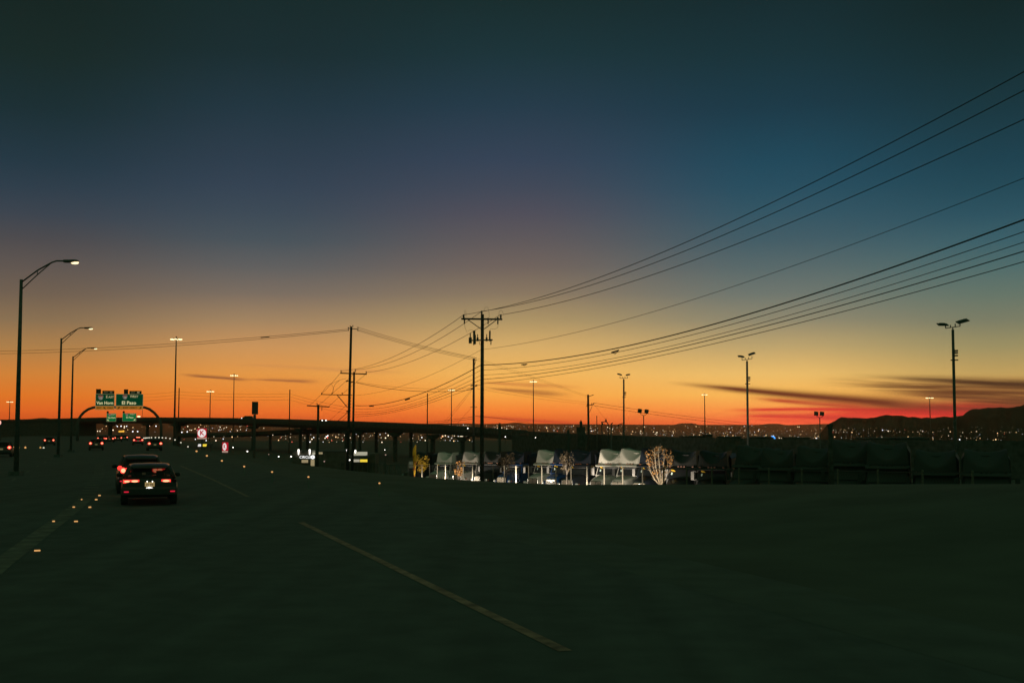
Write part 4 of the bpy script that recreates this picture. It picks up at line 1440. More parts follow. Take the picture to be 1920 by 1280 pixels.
D = 236
base = P(421.3, 843, D)
g = H(base.x, D)
o = thing('pylon_sign', 'smaller red lit sign with white oval K and red price panel', 'sign', (base.x, D, g), R(-30))
u = D / F
MB().tube([(0, 0.35, 0), (0, 0.35, Ls(421, 830, D).z)], 0.2, 8).build('column', M_dark, o)
bx = MB().box(Ls(421.3, 836.7, D) + Vector((0, 0.15, 0)), (12.4 * u, 0.4, 15.5 * u)).build('sign_box', M_pred, o)
disc(bx, 'disc', Ls(421.6, 837, D), 6.6 * u, -0.09, -0.05, M_pwhite, 0.70)
text_mesh('K', 9.5 * u, M_pred, bx, 'lettering', Ls(421.8, 837, D) + Vector((0, -0.12, 0)), sx_=0.8, bold=0.04)
MB().box(Ls(421.3, 846.5, D) + Vector((0, 0.1, 0)), (12 * u, 0.3, 3.0 * u)).build('lower_panel', M_ppink, o)
pp = MB().box(Ls(421.3, 854.5, D) + Vector((0, 0.1, 0)), (9.4 * u, 0.3, 6.4 * u)).build('price_panel', M_reddim, o)
MB().box(Ls(419.0, 854.5, D) + Vector((0, -0.08, 0)), (1.2 * u, 0.05, 5.0 * u)).tube([Ls(423.4 + 2.3 * math.cos(q * math.pi / 8), 854.5 - 2.6 * math.sin(q * math.pi / 8), D) + Vector((0, -0.08, 0)) for q in range(17)], 0.08, 5).build('price_digits', M_pdred, pp)

D = 285
base = P(378.6, 834, D)
g = H(base.x, D)
o = thing('fuel_canopy', 'lit white and yellow canopy band under the tall red disc sign', 'canopy', (base.x, D, g), 0)
u = D / F
a = Ls(370, 836.4, D)
for x0, x1, m in ((370, 378.3, M_pwhite), (378.4, 386.8, M_pyellow)):
    pts = [(Ls(x0 + 1.0, 836.6, D).x, Ls(0, 836.6, D).z), (Ls(x1 - 0.6, 836.6, D).x, Ls(0, 836.6, D).z), (Ls(x1 + 0.8, 832.2, D).x, Ls(0, 832.2, D).z), (Ls(x0 + 2.0, 832.2, D).x, Ls(0, 832.2, D).z)]
    MB().prism(pts, 'y', -0.1, 0.2).build('fascia', m, o)
MB().box((Ls(379, 830, D).x, 3.3, Ls(0, 834, D).z), (16 * u, 6, 4.0 * u)).build('roof', M_dark, o)
for x in (372.5, 384.5):
    for y in (1.2, 5.4):
        MB().tube([(Ls(x, 830, D).x, y, 0), (Ls(x, 830, D).x, y, Ls(0, 835.5, D).z)], 0.12, 8).build('post', M_steel, o)

# store building with its lit name
D = 262
x0, x1 = P(548, 850, D).x, P(646, 850, D).x
g = H((x0 + x1) / 2, D)
zz = lambda y, D=262: P(960, y, D).z - g
M_wallw = mat('stucco_tan', (0.17, 0.15, 0.12), 0.9, var=0.25, scale=0.8)
M_litwin = glow('lit_window', (1.0, 0.78, 0.42), 0.30, (0.2, 0.18, 0.12))
M_litwall = glow('pale_front_glow', (1.0, 0.93, 0.70), 0.36, (0.5, 0.48, 0.4))
M_litletter = glow('lit_letter', (1.0, 1.0, 0.98), 1.3, (0.8, 0.8, 0.8))
o = thing('store_building', 'low convenience store with white lit letters on its front', 'store', ((x0 + x1) / 2, D, g), 0)
u = D / F
Lx = lambda x: P(x, 850, D).x - (x0 + x1) / 2
MB().box((0, 5, zz(847) / 2), (x1 - x0, 10, zz(847))).build('wall', M_wallw, o)
MB().box((0, 5, zz(846.2)), (x1 - x0 + 0.4, 10.4, 0.25)).build('roof', M_dark, o)
MB().box((Lx(576.5), -0.12, zz(857)), (29 * u, 0.2, 8.5 * u)).build('fascia', M_dark, o)
text_mesh('CIRCLE', 6.8 * u, M_litletter, o, 'lettering', (Lx(573.0), -0.30, zz(856.7)), bold=0.0, sx_=1.0)
b_ = disc(o, 'round_badge', Vector((Lx(587), 0, zz(856.5))), 3.6 * u, -0.34, -0.24, M_litletter)
text_mesh('K', 5.2 * u, M_dark, b_, 'lettering', (Lx(587.1), -0.36, zz(856.5)), bold=0.0)
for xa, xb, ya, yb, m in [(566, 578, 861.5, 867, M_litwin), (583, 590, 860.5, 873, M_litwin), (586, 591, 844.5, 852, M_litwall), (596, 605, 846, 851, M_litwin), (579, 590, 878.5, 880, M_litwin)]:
    f = MB().box(((Lx(xa) + Lx(xb)) / 2, -0.06, (zz(ya) + zz(yb)) / 2), ((xb - xa) * u + 0.16, 0.1, (yb - ya) * u + 0.16)).build('window', M_dark, o)
    MB().box(((Lx(xa) + Lx(xb)) / 2, -0.13, (zz(ya) + zz(yb)) / 2), ((xb - xa) * u, 0.06, (yb - ya) * u)).build('pane', m, f)
for x in (560.2, 581):
    MB().tube([(Lx(x), -0.3, zz(852)), (Lx(x), -0.3, zz(842.2))], [0.08, 0.19], 8).build('wall_light', M_white, o)

D = 255
x0, x1 = P(652, 850, D).x, P(704, 850, D).x
g = H((x0 + x1) / 2, D)
o = thing('annex_building', 'pale lit building with a yellow glowing front right of the paired poles', 'building', ((x0 + x1) / 2, D, g), 0)
u = D / F
zz = lambda y, D=255: P(960, y, D).z - g
Lx = lambda x: P(x, 850, D).x - (x0 + x1) / 2
MB().box((Lx(697), 4, zz(850) / 2), (12 * u, 8, zz(850))).build('wall', M_wallw, o)
MB().box((Lx(672), 4.5, zz(866.5) / 2), (40 * u, 7, zz(866.5))).build('wall', M_wallw, o)
MB().box((Lx(673), 2.5, zz(857)), (38 * u, 10, 6.0 * u)).build('fascia', M_dark, o)
MB().box((Lx(673.5), 1.5, zz(850.3)), (24 * u, 3, 6 * u)).build('upper_wall', M_litwall, o)  # wall glows by itself in place of light falling on it
for xa, xb, ya, yb, m in [(662.5, 673.5, 861, 866, M_litwall), (674.5, 688, 861, 866, M_pyellow)]:
    f = MB().box(((Lx(xa) + Lx(xb)) / 2, 0.9, (zz(ya) + zz(yb)) / 2), ((xb - xa) * u + 0.1, 0.1, (yb - ya) * u + 0.1)).build('window', M_dark, o)
    MB().box(((Lx(xa) + Lx(xb)) / 2, 0.82, (zz(ya) + zz(yb)) / 2), ((xb - xa) * u, 0.06, (yb - ya) * u)).build('pane', m, f)
for x, y0, y1 in ((654.6, 841.8, 849), (670, 843, 848.5)):
    MB().tube([(Lx(x), -3.2, zz(y1)), (Lx(x), -3.2, zz(y0))], [0.07, 0.17], 8).build('wall_light', M_white, o)

# lone white yard lamps in the dark strip
YL = 'small lamps on posts in the dark yard by the store'
for k, (x, y, D, sz, lab) in enumerate([(379.5, 848.5, 210, 3.2, 'white lamp below the lit canopy band at left'), (463.8, 845.8, 240, 3.2, 'white lamp just left of the dark pylon column'), (503.8, 851.5, 235, 2.4, 'faint lamp between the pylon column and the store, upper one'),
                                      (522.5, 855.6, 230, 3.2, 'white lamp between the pylon column and the store'), (545.8, 855.4, 232, 3.2, 'white lamp immediately left of the lit store letters'), (588.6, 877.2, 150, 2.4, 'tiny low lamp under the store front'),
                                      (655.5, 862, 230, 3.4, 'round lamp at the foot of the paired poles'), (721.5, 843, 230, 2.0, 'tiny lamp right of the annex building, higher one'), (723, 852.2, 225, 3.6, 'dim lamp right of the annex building, lower one'), (608, 864.6, 240, 3.6, 'pinkish lamp right of the store windows'),
                                      (947.5, 818.6, 205, 2.6, 'white lamp on the ramp wall right of the tall crossarm pole'), (1004, 820, 200, 2.2, 'second white lamp on the ramp wall, farther right'), (877, 802.6, 280, 2.8, 'white lamp on the ramp parapet left of the slim pole'), (437, 838.4, 230, 2.6, 'lamp just right of the smaller red oval sign')]):
    p = P(x, y, D)
    g = H(p.x, D)
    if 'ramp' in lab:
        g = p.z - 0.9
    o = thing('yard_lamp', lab, 'lamp', (p.x, D, g), 0, YL)
    MB().tube([(0, 0.1, -0.3), (0, 0.1, p.z - g)], 0.06, 6).build('post', M_dark, o)
    MB().ball((0, 0, p.z - g), sz * 0.38 * D / F, (1.1, 0.7, 0.9), 7).build('bulb', M_ppink if 'pink' in lab or 'faint' in lab or 'dim' in lab else M_white, o)

# ------------------------------------------------------------------ delineators and pavement studs
proto = None
DG = 'delineator posts with reflectors along the exit road'
amb = [(711.5, 905.3), (578.5, 893.6), (510.3, 884.2), (458, 874), (416.2, 863.3), (388, 854), (368.6, 845.5)]
amb_lab = ['amber delineator nearest the truck lot fence, rightmost of its curve', 'amber delineator below the store front', 'amber delineator below the dark pylon column', 'amber delineator second left of the pylon column foot', 'amber delineator under the smaller red oval sign', 'amber delineator under the lit canopy band', 'amber delineator left of the white lamp under the canopy band']
for k, (x, y) in enumerate(amb):
    D = 60.0
    for _ in range(40):
        D = 0.5 * D + 0.5 * (EYE - 0.5 - H(P(x, y, D).x, D)) * F / (y - 795)
    p = P(x, y, D)
    g = H(p.x, D)
    o = thing('delineator', amb_lab[k], 'delineator', (p.x, D, g), 0, DG)
    u = D / F
    MB().box((0, 0.02, (p.z - g) / 2), (0.05, 0.03, p.z - g + 0.05)).build('post', M_dpost, o)
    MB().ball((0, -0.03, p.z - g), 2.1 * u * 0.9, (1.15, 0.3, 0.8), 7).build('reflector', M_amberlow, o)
wh = [(352.5, 837), (339.2, 829.3), (328.2, 824.2), (318.8, 821.7), (311, 820.6), (304.5, 820.2), (298, 819.9), (291.5, 819.9), (284, 820), (279.5, 820.2), (275.8, 820.5), (273, 820.8), (270, 821)]
for k, (x, y) in enumerate(wh):
    D = [122, 150, 176, 195, 208, 220, 232, 243, 256, 264, 271, 278, 284][k]
    p = P(x, y, D)
    g = H(p.x, D)
    g = min(g, p.z - 0.3)
    lab = 'white delineator nearest in the curved row, above the canopy band' if k == 0 else ('second nearest white delineator in the curved row left of the tall disc sign' if k == 1 else 'white delineator in the long curved row of dots running toward the far cars')
    o = thing('delineator', lab, 'delineator', (p.x, D, g), 0, DG)
    MB().box((0, 0.02, (p.z - g) / 2), (0.05, 0.03, p.z - g + 0.05)).build('post', M_dpost, o)
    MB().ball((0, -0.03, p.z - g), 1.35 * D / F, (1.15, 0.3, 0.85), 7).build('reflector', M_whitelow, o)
am = [(24.7, 838.5, 'bright amber marker above the red tail light at far left'), (35.3, 839, 'faint amber marker second in the left row'), (47.8, 839.4, 'amber marker in the middle of the left row'), (76, 839.6, 'faint amber marker left of the pale one'), (82, 840.4, 'pale marker just left of the small far left car'), (94.2, 843.2, 'white marker directly beneath the small far left car')]
for k, (x, y, lab) in enumerate(am):
    D = 168
    p = P(x, y, D)
    g = min(H(p.x, D), p.z - 0.4)
    o = thing('marker_post', lab, 'marker', (p.x, D, g), 0, 'markers along the far left roadway')
    MB().box((0, 0.05, (p.z - g) / 2), (0.1, 0.04, p.z - g + 0.1)).build('post', M_dark, o)
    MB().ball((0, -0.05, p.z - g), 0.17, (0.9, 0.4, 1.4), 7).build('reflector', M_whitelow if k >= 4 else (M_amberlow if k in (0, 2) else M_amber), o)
SG = 'amber pavement studs beside the gore line'
studs = [(70, 1034, 11, 'nearest and largest amber pavement stud'), (142.5, 978.8, 6.8, 'right amber stud of the second pair from the camera'), (100.5, 978.6, 4.6, 'left amber stud of the second pair from the camera'), (168.4, 952, 5.0, 'right amber stud of the third pair'), (138.3, 951.8, 4.4, 'left amber stud of the third pair'),
         (180.3, 937.6, 4.6, 'right amber stud of the fourth pair, left of the near car'), (153, 937.5, 2.4, 'left faint amber stud of the fourth pair'), (186.5, 929.8, 4.4, 'farthest amber stud beside the ladder marking')]
for x, y, w, lab in studs:
    d = ray(x, y)
    k = -EYE / d.z
    p = Vector((d.x * k, d.y * k, 0.012))
    o = thing('pavement_stud', lab, 'road stud', p, YAW, SG)
    ww = w * p.y / F
    MB().loft([[(-ww / 2, -0.05, 0), (ww / 2, -0.05, 0), (ww / 2, 0.06, 0), (-ww / 2, 0.06, 0)], [(-ww * 0.42, -0.02, 0.035), (ww * 0.42, -0.02, 0.035), (ww * 0.42, 0.03, 0.035), (-ww * 0.42, 0.03, 0.035)]]).build('housing', M_dark, o)
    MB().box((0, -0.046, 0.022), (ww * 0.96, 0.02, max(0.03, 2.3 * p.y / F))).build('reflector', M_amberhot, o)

# ------------------------------------------------------------------ cars
M_paint = mat('car_paint_black', (0.045, 0.046, 0.045), 0.34, coat=0.15, spec=0.3)
M_paint2 = mat('car_paint_grey', (0.109, 0.109, 0.109), 0.5, coat=0.0, spec=0.2)
M_trim = mat('black_trim', (0.093, 0.093, 0.093), 0.8, spec=0.1)
M_plate = glow('plate_glow', (1.0, 0.66, 0.26), 0.30, (0.6, 0.55, 0.45))  # plate emits in place of the light that falls on it
M_platedim = glow('plate_glow_dim', (1.0, 0.75, 0.35), 0.10, (0.5, 0.45, 0.35))  # weaker plate glow, likewise standing for light on the plate
M_platetxt = mat('plate_ink', (0.12, 0.04, 0.02), 0.8)
M_seat = mat('seat_cloth', (0.093, 0.093, 0.085), 0.9)
M_unlit = mat('lens_unlit', (0.05, 0.005, 0.006), 0.2)
tg = bpy.data.materials.new('tinted_glass')
tg.use_nodes = True
_n = tg.node_tree.nodes
_l = tg.node_tree.links
_b = _n['Principled BSDF']
_b.inputs['Base Color'].default_value = (0.008, 0.009, 0.009, 1)
_b.inputs['Roughness'].default_value = 0.05
_tr = _n.new('ShaderNodeBsdfTransparent')
_tr.inputs[0].default_value = (0.75, 0.75, 0.72, 1)
_mx = _n.new('ShaderNodeMixShader')
_mx.inputs[0].default_value = 0.55
_l.new(_tr.outputs[0], _mx.inputs[1])
_l.new(_b.outputs[0], _mx.inputs[2])
_l.new(_mx.outputs[0], _n['Material Output'].inputs['Surface'])
M_tint = tg


def sec(y, w, zb, zt, k=0.06):
    """rounded body cross-section at station y"""
    return [(-w + 0.10, y, zb), (w - 0.10, y, zb), (w - 0.02, y, zb + 0.10), (w, y, zb + (zt - zb) * 0.45), (w - 0.02, y, zb + (zt - zb) * 0.72), (w - 0.10, y, zt - 0.05), (w - 0.22, y, zt),
            (-w + 0.22, y, zt), (-w + 0.10, y, zt - 0.05), (-w + 0.02, y, zb + (zt - zb) * 0.72), (-w, y, zb + (zt - zb) * 0.45), (-w + 0.02, y, zb + 0.10)]


def make_car(label, style, paint):
    o = thing('car', label, 'car', (0, 0, 0))
    hb = 1.0
    body = MB()
    body.loft([sec(-2.28, 0.80, 0.40, 0.86), sec(-2.20, 0.88, 0.34, 1.00), sec(-2.05, 0.91, 0.30, 1.03), sec(-1.2, 0.925, 0.26, 1.02), sec(0, 0.925, 0.26, 1.00), sec(1.15, 0.925, 0.26, 1.00), sec(1.7, 0.91, 0.28, 0.92), sec(2.15, 0.86, 0.32, 0.82), sec(2.32, 0.76, 0.40, 0.68)])
    body.build('body', paint, o, True)
    rf = MB()
    rs = []
    for y, w, z_ in [(-1.86, 0.575, 1.405), (-1.70, 0.615, 1.455), (-1.2, 0.64, 1.50), (-0.4, 0.65, 1.515), (0.2, 0.635, 1.49), (0.55, 0.60, 1.43)]:
        rs.append([(-w, y, z_ - 0.045), (w, y, z_ - 0.045), (w + 0.02, y, z_ - 0.02), (w * 0.8, y, z_ + 0.012), (0, y, z_ + 0.028), (-w * 0.8, y, z_ + 0.012), (-w - 0.02, y, z_ - 0.02)])
    rf.loft(rs)
    rf.box((0, -1.93, 1.40), (1.10, 0.16, 0.025), Matrix.Rotation(R(8), 3, 'X'))
    rf.build('roof', paint, o, True)
    for s in (-1, 1):
        for pts_, r_ in (([(s * 0.80, -2.10, 1.00), (s * 0.72, -2.0, 1.20), (s * 0.605, -1.80, 1.43)], 0.055), ([(s * 0.82, 1.15, 0.98), (s * 0.62, 0.52, 1.43)], 0.045),
                         ([(s * 0.845, -0.25, 0.98), (s * 0.655, -0.25, 1.47)], 0.05), ([(s * 0.84, -1.30, 0.98), (s * 0.65, -1.25, 1.46)], 0.05)):
            MB().tube(pts_, r_, 6).build('pillar', paint, o, True)
    MB().add([(-0.77, -2.115, 1.02), (0.77, -2.115, 1.02), (0.575, -1.86, 1.405), (-0.575, -1.86, 1.405)], [(0, 1, 2, 3)]).build('rear_window', M_tint, o)
    MB().add([(-0.80, 1.12, 1.0), (0.80, 1.12, 1.0), (0.60, 0.53, 1.425), (-0.60, 0.53, 1.425)], [(0, 1, 2, 3)]).build('windshield', M_tint, o)
    for s in (-1, 1):
        MB().add([(s * 0.835, -2.0, 1.0), (s * 0.835, 1.1, 1.0), (s * 0.635, 0.5, 1.44), (s * 0.64, -1.7, 1.45)], [(0, 1, 2, 3)]).build('side_window', M_tint, o)
        MB().ball((s * 1.00, 0.82, 1.02), 0.13, (0.9, 0.6, 0.7), 8).box((s * 0.90, 0.84, 0.99), (0.12, 0.06, 0.05)).build('mirror', paint, o, True)
        b = MB(); b.box((s * 0.37, -0.25, 0.72), (0.46, 0.16, 0.62), Matrix.Rotation(R(-12), 3, 'X')); b.box((s * 0.37, -0.33, 1.13), (0.26, 0.09, 0.18)); b.build('seat', M_seat, o)
    MB().loft([[(-0.86, -2.36, 0.42), (0.86, -2.36, 0.42), (0.86, -2.15, 0.36), (-0.86, -2.15, 0.36)], [(-0.87, -2.38, 0.62), (0.87, -2.38, 0.62), (0.92, -2.1, 0.62), (-0.92, -2.1, 0.62)], [(-0.84, -2.33, 0.70), (0.84, -2.33, 0.70), (0.88, -2.1, 0.72), (-0.88, -2.1, 0.72)]]).build('bumper', M_trim if style == 'near' else paint, o)
    for x, y in ((-0.80, -1.35), (0.80, -1.35), (-0.80, 1.40), (0.80, 1.40)):
        w = MB()
        pr_ = [(0.33 * math.cos(q * math.pi / 9), 0.33 * math.sin(q * math.pi / 9)) for q in range(18)]
        w.prism([(y + a, 0.335 + c) for a, c in pr_], 'x', x - 0.11, x + 0.11)
        wo_ = w.build('wheel', M_rubber, o)
        sd = 0.115 if x > 0 else -0.115
        MB().prism([(y + a * 0.62, 0.335 + c * 0.62) for a, c in pr_], 'x', x + sd - 0.012, x + sd + 0.012).build('rim', M_steel, wo_)
    lens = []
    if style == 'near':
        # slim lamps split between the wing and the tailgate; the right outer one is out
        for x0, x1, z0, z1, lit in ((-0.83, -0.62, 0.87, 0.955, True), (-0.60, -0.36, 0.885, 0.955, True), (0.40, 0.655, 0.875, 0.955, True), (0.68, 0.84, 0.87, 0.955, False)):
            yq = -2.26 if abs((x0 + x1) / 2) < 0.62 else -2.24
            b = MB().loft([[(x0 - 0.02, yq + 0.10, z0 - 0.02), (x1 + 0.02, yq + 0.10, z0 - 0.005), (x1 + 0.02, yq + 0.10, z1 + 0.015), (x0 - 0.02, yq + 0.10, z1 + 0.015)],
                           [(x0 - 0.02, yq, z0 - 0.02), (x1 + 0.02, yq, z0 - 0.005), (x1 + 0.02, yq, z1 + 0.015), (x0 - 0.02, yq, z1 + 0.015)]])
            tl = b.build('tail_light', M_red if lit else M_unlit, o)
            if lit:
                MB().ball(((x0 + x1) / 2, yq - 0.005, (z0 + z1) / 2), (x1 - x0) / 2 * 0.92, (1.0, 0.12, 0.36), 10).build('bulb_glow', M_redhot, tl, True)
    elif style == 'second':
        for s in (-1, 1):
            for x, z_, r in ((0.83, 1.05, 0.075), (0.70, 0.95, 0.10), (0.52, 0.95, 0.10)):
                tl = MB().ball((s * x, -2.25, z_), r * 1.25, (1, 0.5, 1.0), 10).build('tail_light', M_red, o, True)
                if x < 0.8:
                    MB().ball((s * x, -2.30, z_), r * 0.86, (1, 0.4, 1.0), 10).build('bulb_glow', M_redhot, tl, True)
    else:
        for s in (-1, 1):
            tl = MB().ball((s * 0.70, -2.26, 0.93), 0.16, (1.15, 0.5, 1.0), 10).build('tail_light', M_red, o, True)
            MB().ball((s * 0.70, -2.31, 0.93), 0.105, (1.1, 0.5, 1.0), 10).build('bulb_glow', M_redhot, tl, True)
        if style == 'bar':
            tl = MB().box((0, -1.98, 1.40), (0.70, 0.08, 0.12)).build('brake_light', M_red, o)
            MB().box((0, -2.03, 1.40), (0.60, 0.04, 0.08)).build('bulb_glow', M_redhot, tl)
            MB().box((0, -2.30, 0.80), (1.3, 0.05, 0.10)).build('light_bar', M_reddim, o)
    if style in ('near', 'second'):
        for s in (-1, 1):
            MB().box((s * 0.74, -2.375, 0.535), (0.15, 0.03, 0.042)).build('fog_reflector', M_reddim, o)  # reflector glows by itself for the headlight it would return
    pz = 0.80 if style == 'near' else 0.78
    pm = M_plate if style == 'near' else M_platedim
    pt = MB().box((0, -2.32, pz), (0.31, 0.025, 0.155)).build('licence_plate', pm, o)
    if style == 'near':
        b = MB()
        for q, xx in enumerate((-0.105, -0.07, -0.035, 0.02, 0.05, 0.08, 0.11)):
            b.box((xx, -2.336, pz - 0.012 + 0.004 * (q % 2)), (0.02, 0.006, 0.062))
        b.build('characters', M_platetxt, pt)
        for s in (-1, 1):
            MB().ball((s * 0.085, -2.335, pz + 0.105), 0.016, (1.1, 0.6, 1.3), 8).build('plate_lamp', M_white, o, True)
        MB().box((-0.01, -2.345, pz - 0.125), (0.20, 0.02, 0.012)).ball((-0.015, -2.35, pz - 0.125), 0.034, (1.2, 0.5, 0.9), 8).build('badge_glint', M_white, o)  # badge emits to stand for a bright reflection
    return o


def on_road(px, D):
    p = P(px, 795, D)
    p.z = max(H(p.x, D), road_z(ST(p.x, p.y)[0]) + 0.01 if -31 < ST(p.x, p.y)[1] < 11.5 else -99)
    return p


near = make_car('black hatchback nearest to the camera, in lane with a lit licence plate', 'near', M_paint)
put(near, on_road(281.5, 41.5), YAW - R(1.5), near['label'])
near.scale = (1.02, 1.0, 0.92)
second = make_car('black car just ahead of the nearest hatchback, partly hidden behind it', 'second', M_paint)
put(second, on_road(264, 48), YAW, second['label'])
FG = 'far cars ahead toward the overpass'
far = make_car('x', 'far', M_paint2)
put(far, on_road(181.5, 150), YAW, 'dark car left of the near hatchback with wide red lamps, below the cluster', FG)
bar = make_car('x', 'bar', M_paint2)
put(bar, on_road(259, 205), YAW, 'far car with a red high brake light, right of the amber message board', FG)
for px, D, lab in [(290, 146, 'far car with two round red lamps just above the hatchback roof'), (94, 205, 'small car in the far left roadway with white marker beneath'), (7.5, 112, 'dark car cut by the left edge showing one red tail lamp'),
                   (190.5, 262, 'left car of the tight red-lamp cluster under the Van Horn signs'), (199, 292, 'middle car of the tight red-lamp cluster under the Van Horn signs'), (206, 250, 'right car of the tight red-lamp cluster under the Van Horn signs'),
                   (222, 275, 'far car directly under the amber message board'), (233.5, 300, 'farther car right beside the one under the amber board'), (292, 330, 'smallest far car just left of the curved row of white dots'),
                   (345.5, 300, 'far car right of the gantry leg on the side road')]:
    o = copy_tree(far)
    put(o, on_road(px, D), YAW, lab, FG)
D = 420
base = P(228, 808.5, D)
g = H(base.x, D)
u = D / F
o = thing('message_board', 'lit amber message board above the far red tail lights', 'sign', (base.x, D, g))
MB().box((0, 0, base.z - g), (11.5 * u, 0.3, 3.4 * u)).build('board', M_dark, o)
MB().prism([(-5.3 * u, base.z - g - 1.5 * u), (5.2 * u, base.z - g - 1.4 * u), (5.4 * u, base.z - g + 1.5 * u), (3.4 * u, base.z - g + 2.4 * u), (2.0 * u, base.z - g + 1.5 * u), (-5.2 * u, base.z - g + 1.4 * u)], 'y', -0.22, -0.16).build('lit_face', glow('amber_face', (1.0, 0.50, 0.06), 1.0), o)
MB().tube([(0, 0.2, 0), (0, 0.2, base.z - g)], 0.15, 6).build('post', M_dark, o)
# vehicles up on the overpass
for px, D, dz, lab in [(463, 498, 0, 'dark boxy van crossing the overpass left of the pylon sign')]:
    p, _ = path_at(bridge, px)
    o = thing('van', lab, 'van', (p.x, p.y + 4, p.z - 1.0), R(95))
    MB().loft([[(-1, -2.4, 0.4), (1, -2.4, 0.4), (1, 2.4, 0.4), (-1, 2.4, 0.4)], [(-1, -2.4, 1.3), (1, -2.4, 1.3), (1, 2.4, 1.2), (-1, 2.4, 1.2)], [(-0.9, -2.2, 2.2), (0.9, -2.2, 2.2), (0.9, 1.0, 2.2), (-0.9, 1.0, 2.2)]]).build('body', M_paint2, o)
    for x, y in ((-0.9, -1.5), (0.9, -1.5), (-0.9, 1.5), (0.9, 1.5)):
        MB().prism([(y + 0.4 * math.cos(q * math.pi / 6), 0.4 + 0.4 * math.sin(q * math.pi / 6)) for q in range(12)], 'x', x - 0.1, x + 0.1).build('wheel', M_rubber, o)
    MB().add([(-0.86, 2.0, 1.35), (0.86, 2.0, 1.35), (0.82, 1.15, 2.1), (-0.82, 1.15, 2.1)], [(0, 1, 2, 3)]).build('windshield', M_glass, o)
PGp = 'cars on the overpass facing left with paired headlights'
for px, lab in [(453.5, 'car on the overpass with paired headlights, left of the dark van'), (603.5, 'car on the overpass with paired headlights beside the short thick pole')]:
    p, _ = path_at(bridge, px)
    o = copy_tree(far)
    put(o, (p.x, p.y + 5, p.z - 0.95), R(180) + R(20), lab, PGp)
    for s in (-1, 1):
        MB().ball((s * 0.68, 2.36, 1.12), 0.24 * p.y / 480, (1, 0.5, 0.9), 8).build('headlight', M_white, o, True)

# lit sign cut by the left edge
D = 200
base = P(0.5, 792, D)
g = H(base.x, D)
u = D / F
o = thing('roadside_sign', 'pinkish lit sign cut off by the left picture edge', 'sign', (base.x, D, g))
MB().box((0, 0, base.z - g), (5.6 * u, 0.3, 8 * u)).build('board', M_dark, o)
MB().ball((0, -0.16, base.z - g), 4.0 * u, (0.62, 0.1, 0.95), 10).build('lit_face', glow('pink_face', (1.0, 0.45, 0.36), 1.3), o)
MB().tube([(0, 0.2, 0), (0, 0.2, base.z - g)], 0.12, 6).build('post', M_dark, o)

# ------------------------------------------------------------------ truck lot
M_tw = mat('truck_white', (0.52, 0.48, 0.42), 0.5)
M_tg = mat('truck_silver', (0.30, 0.27, 0.24), 0.5)
M_tb = mat('truck_blue', (0.008, 0.045, 0.16), 0.4, spec=0.3)
M_tn = mat('truck_navy', (0.012, 0.016, 0.024), 0.5, spec=0.2)
M_tk_unlit = mat('truck_black_unlit', (0.078, 0.080, 0.078), 0.6, spec=0.12)  # lifted copy of the black, so unlit trucks blend into the dark ground
M_evened = mat('unlit_even_tone', (0.12, 0.12, 0.118), 0.7, spec=0.1)  # one even tone painted over glass and recesses to flatten their shade
M_bump = mat('brushed_bumper', (0.20, 0.19, 0.18), 0.38, metal=1.0)
M_tk_lit = mat('truck_black_lit', (0.018, 0.018, 0.017), 0.45, spec=0.3)  # darker copy of the black for trucks standing in the floodlight
M_grl = mat('grille_mesh', (0.20, 0.17, 0.13), 0.55, metal=0.3, var=0.4, scale=22)
M_ydec = mat('yellow_sticker', (0.80, 0.48, 0.02), 0.6)
M_gdec = mat('pale_sticker', (0.55, 0.70, 0.62), 0.6)
M_headl = mat('headlamp_glass', (0.7, 0.68, 0.64), 0.12, metal=0.6)
M_mark = mat('marker_off', (0.22, 0.06, 0.02), 0.4)


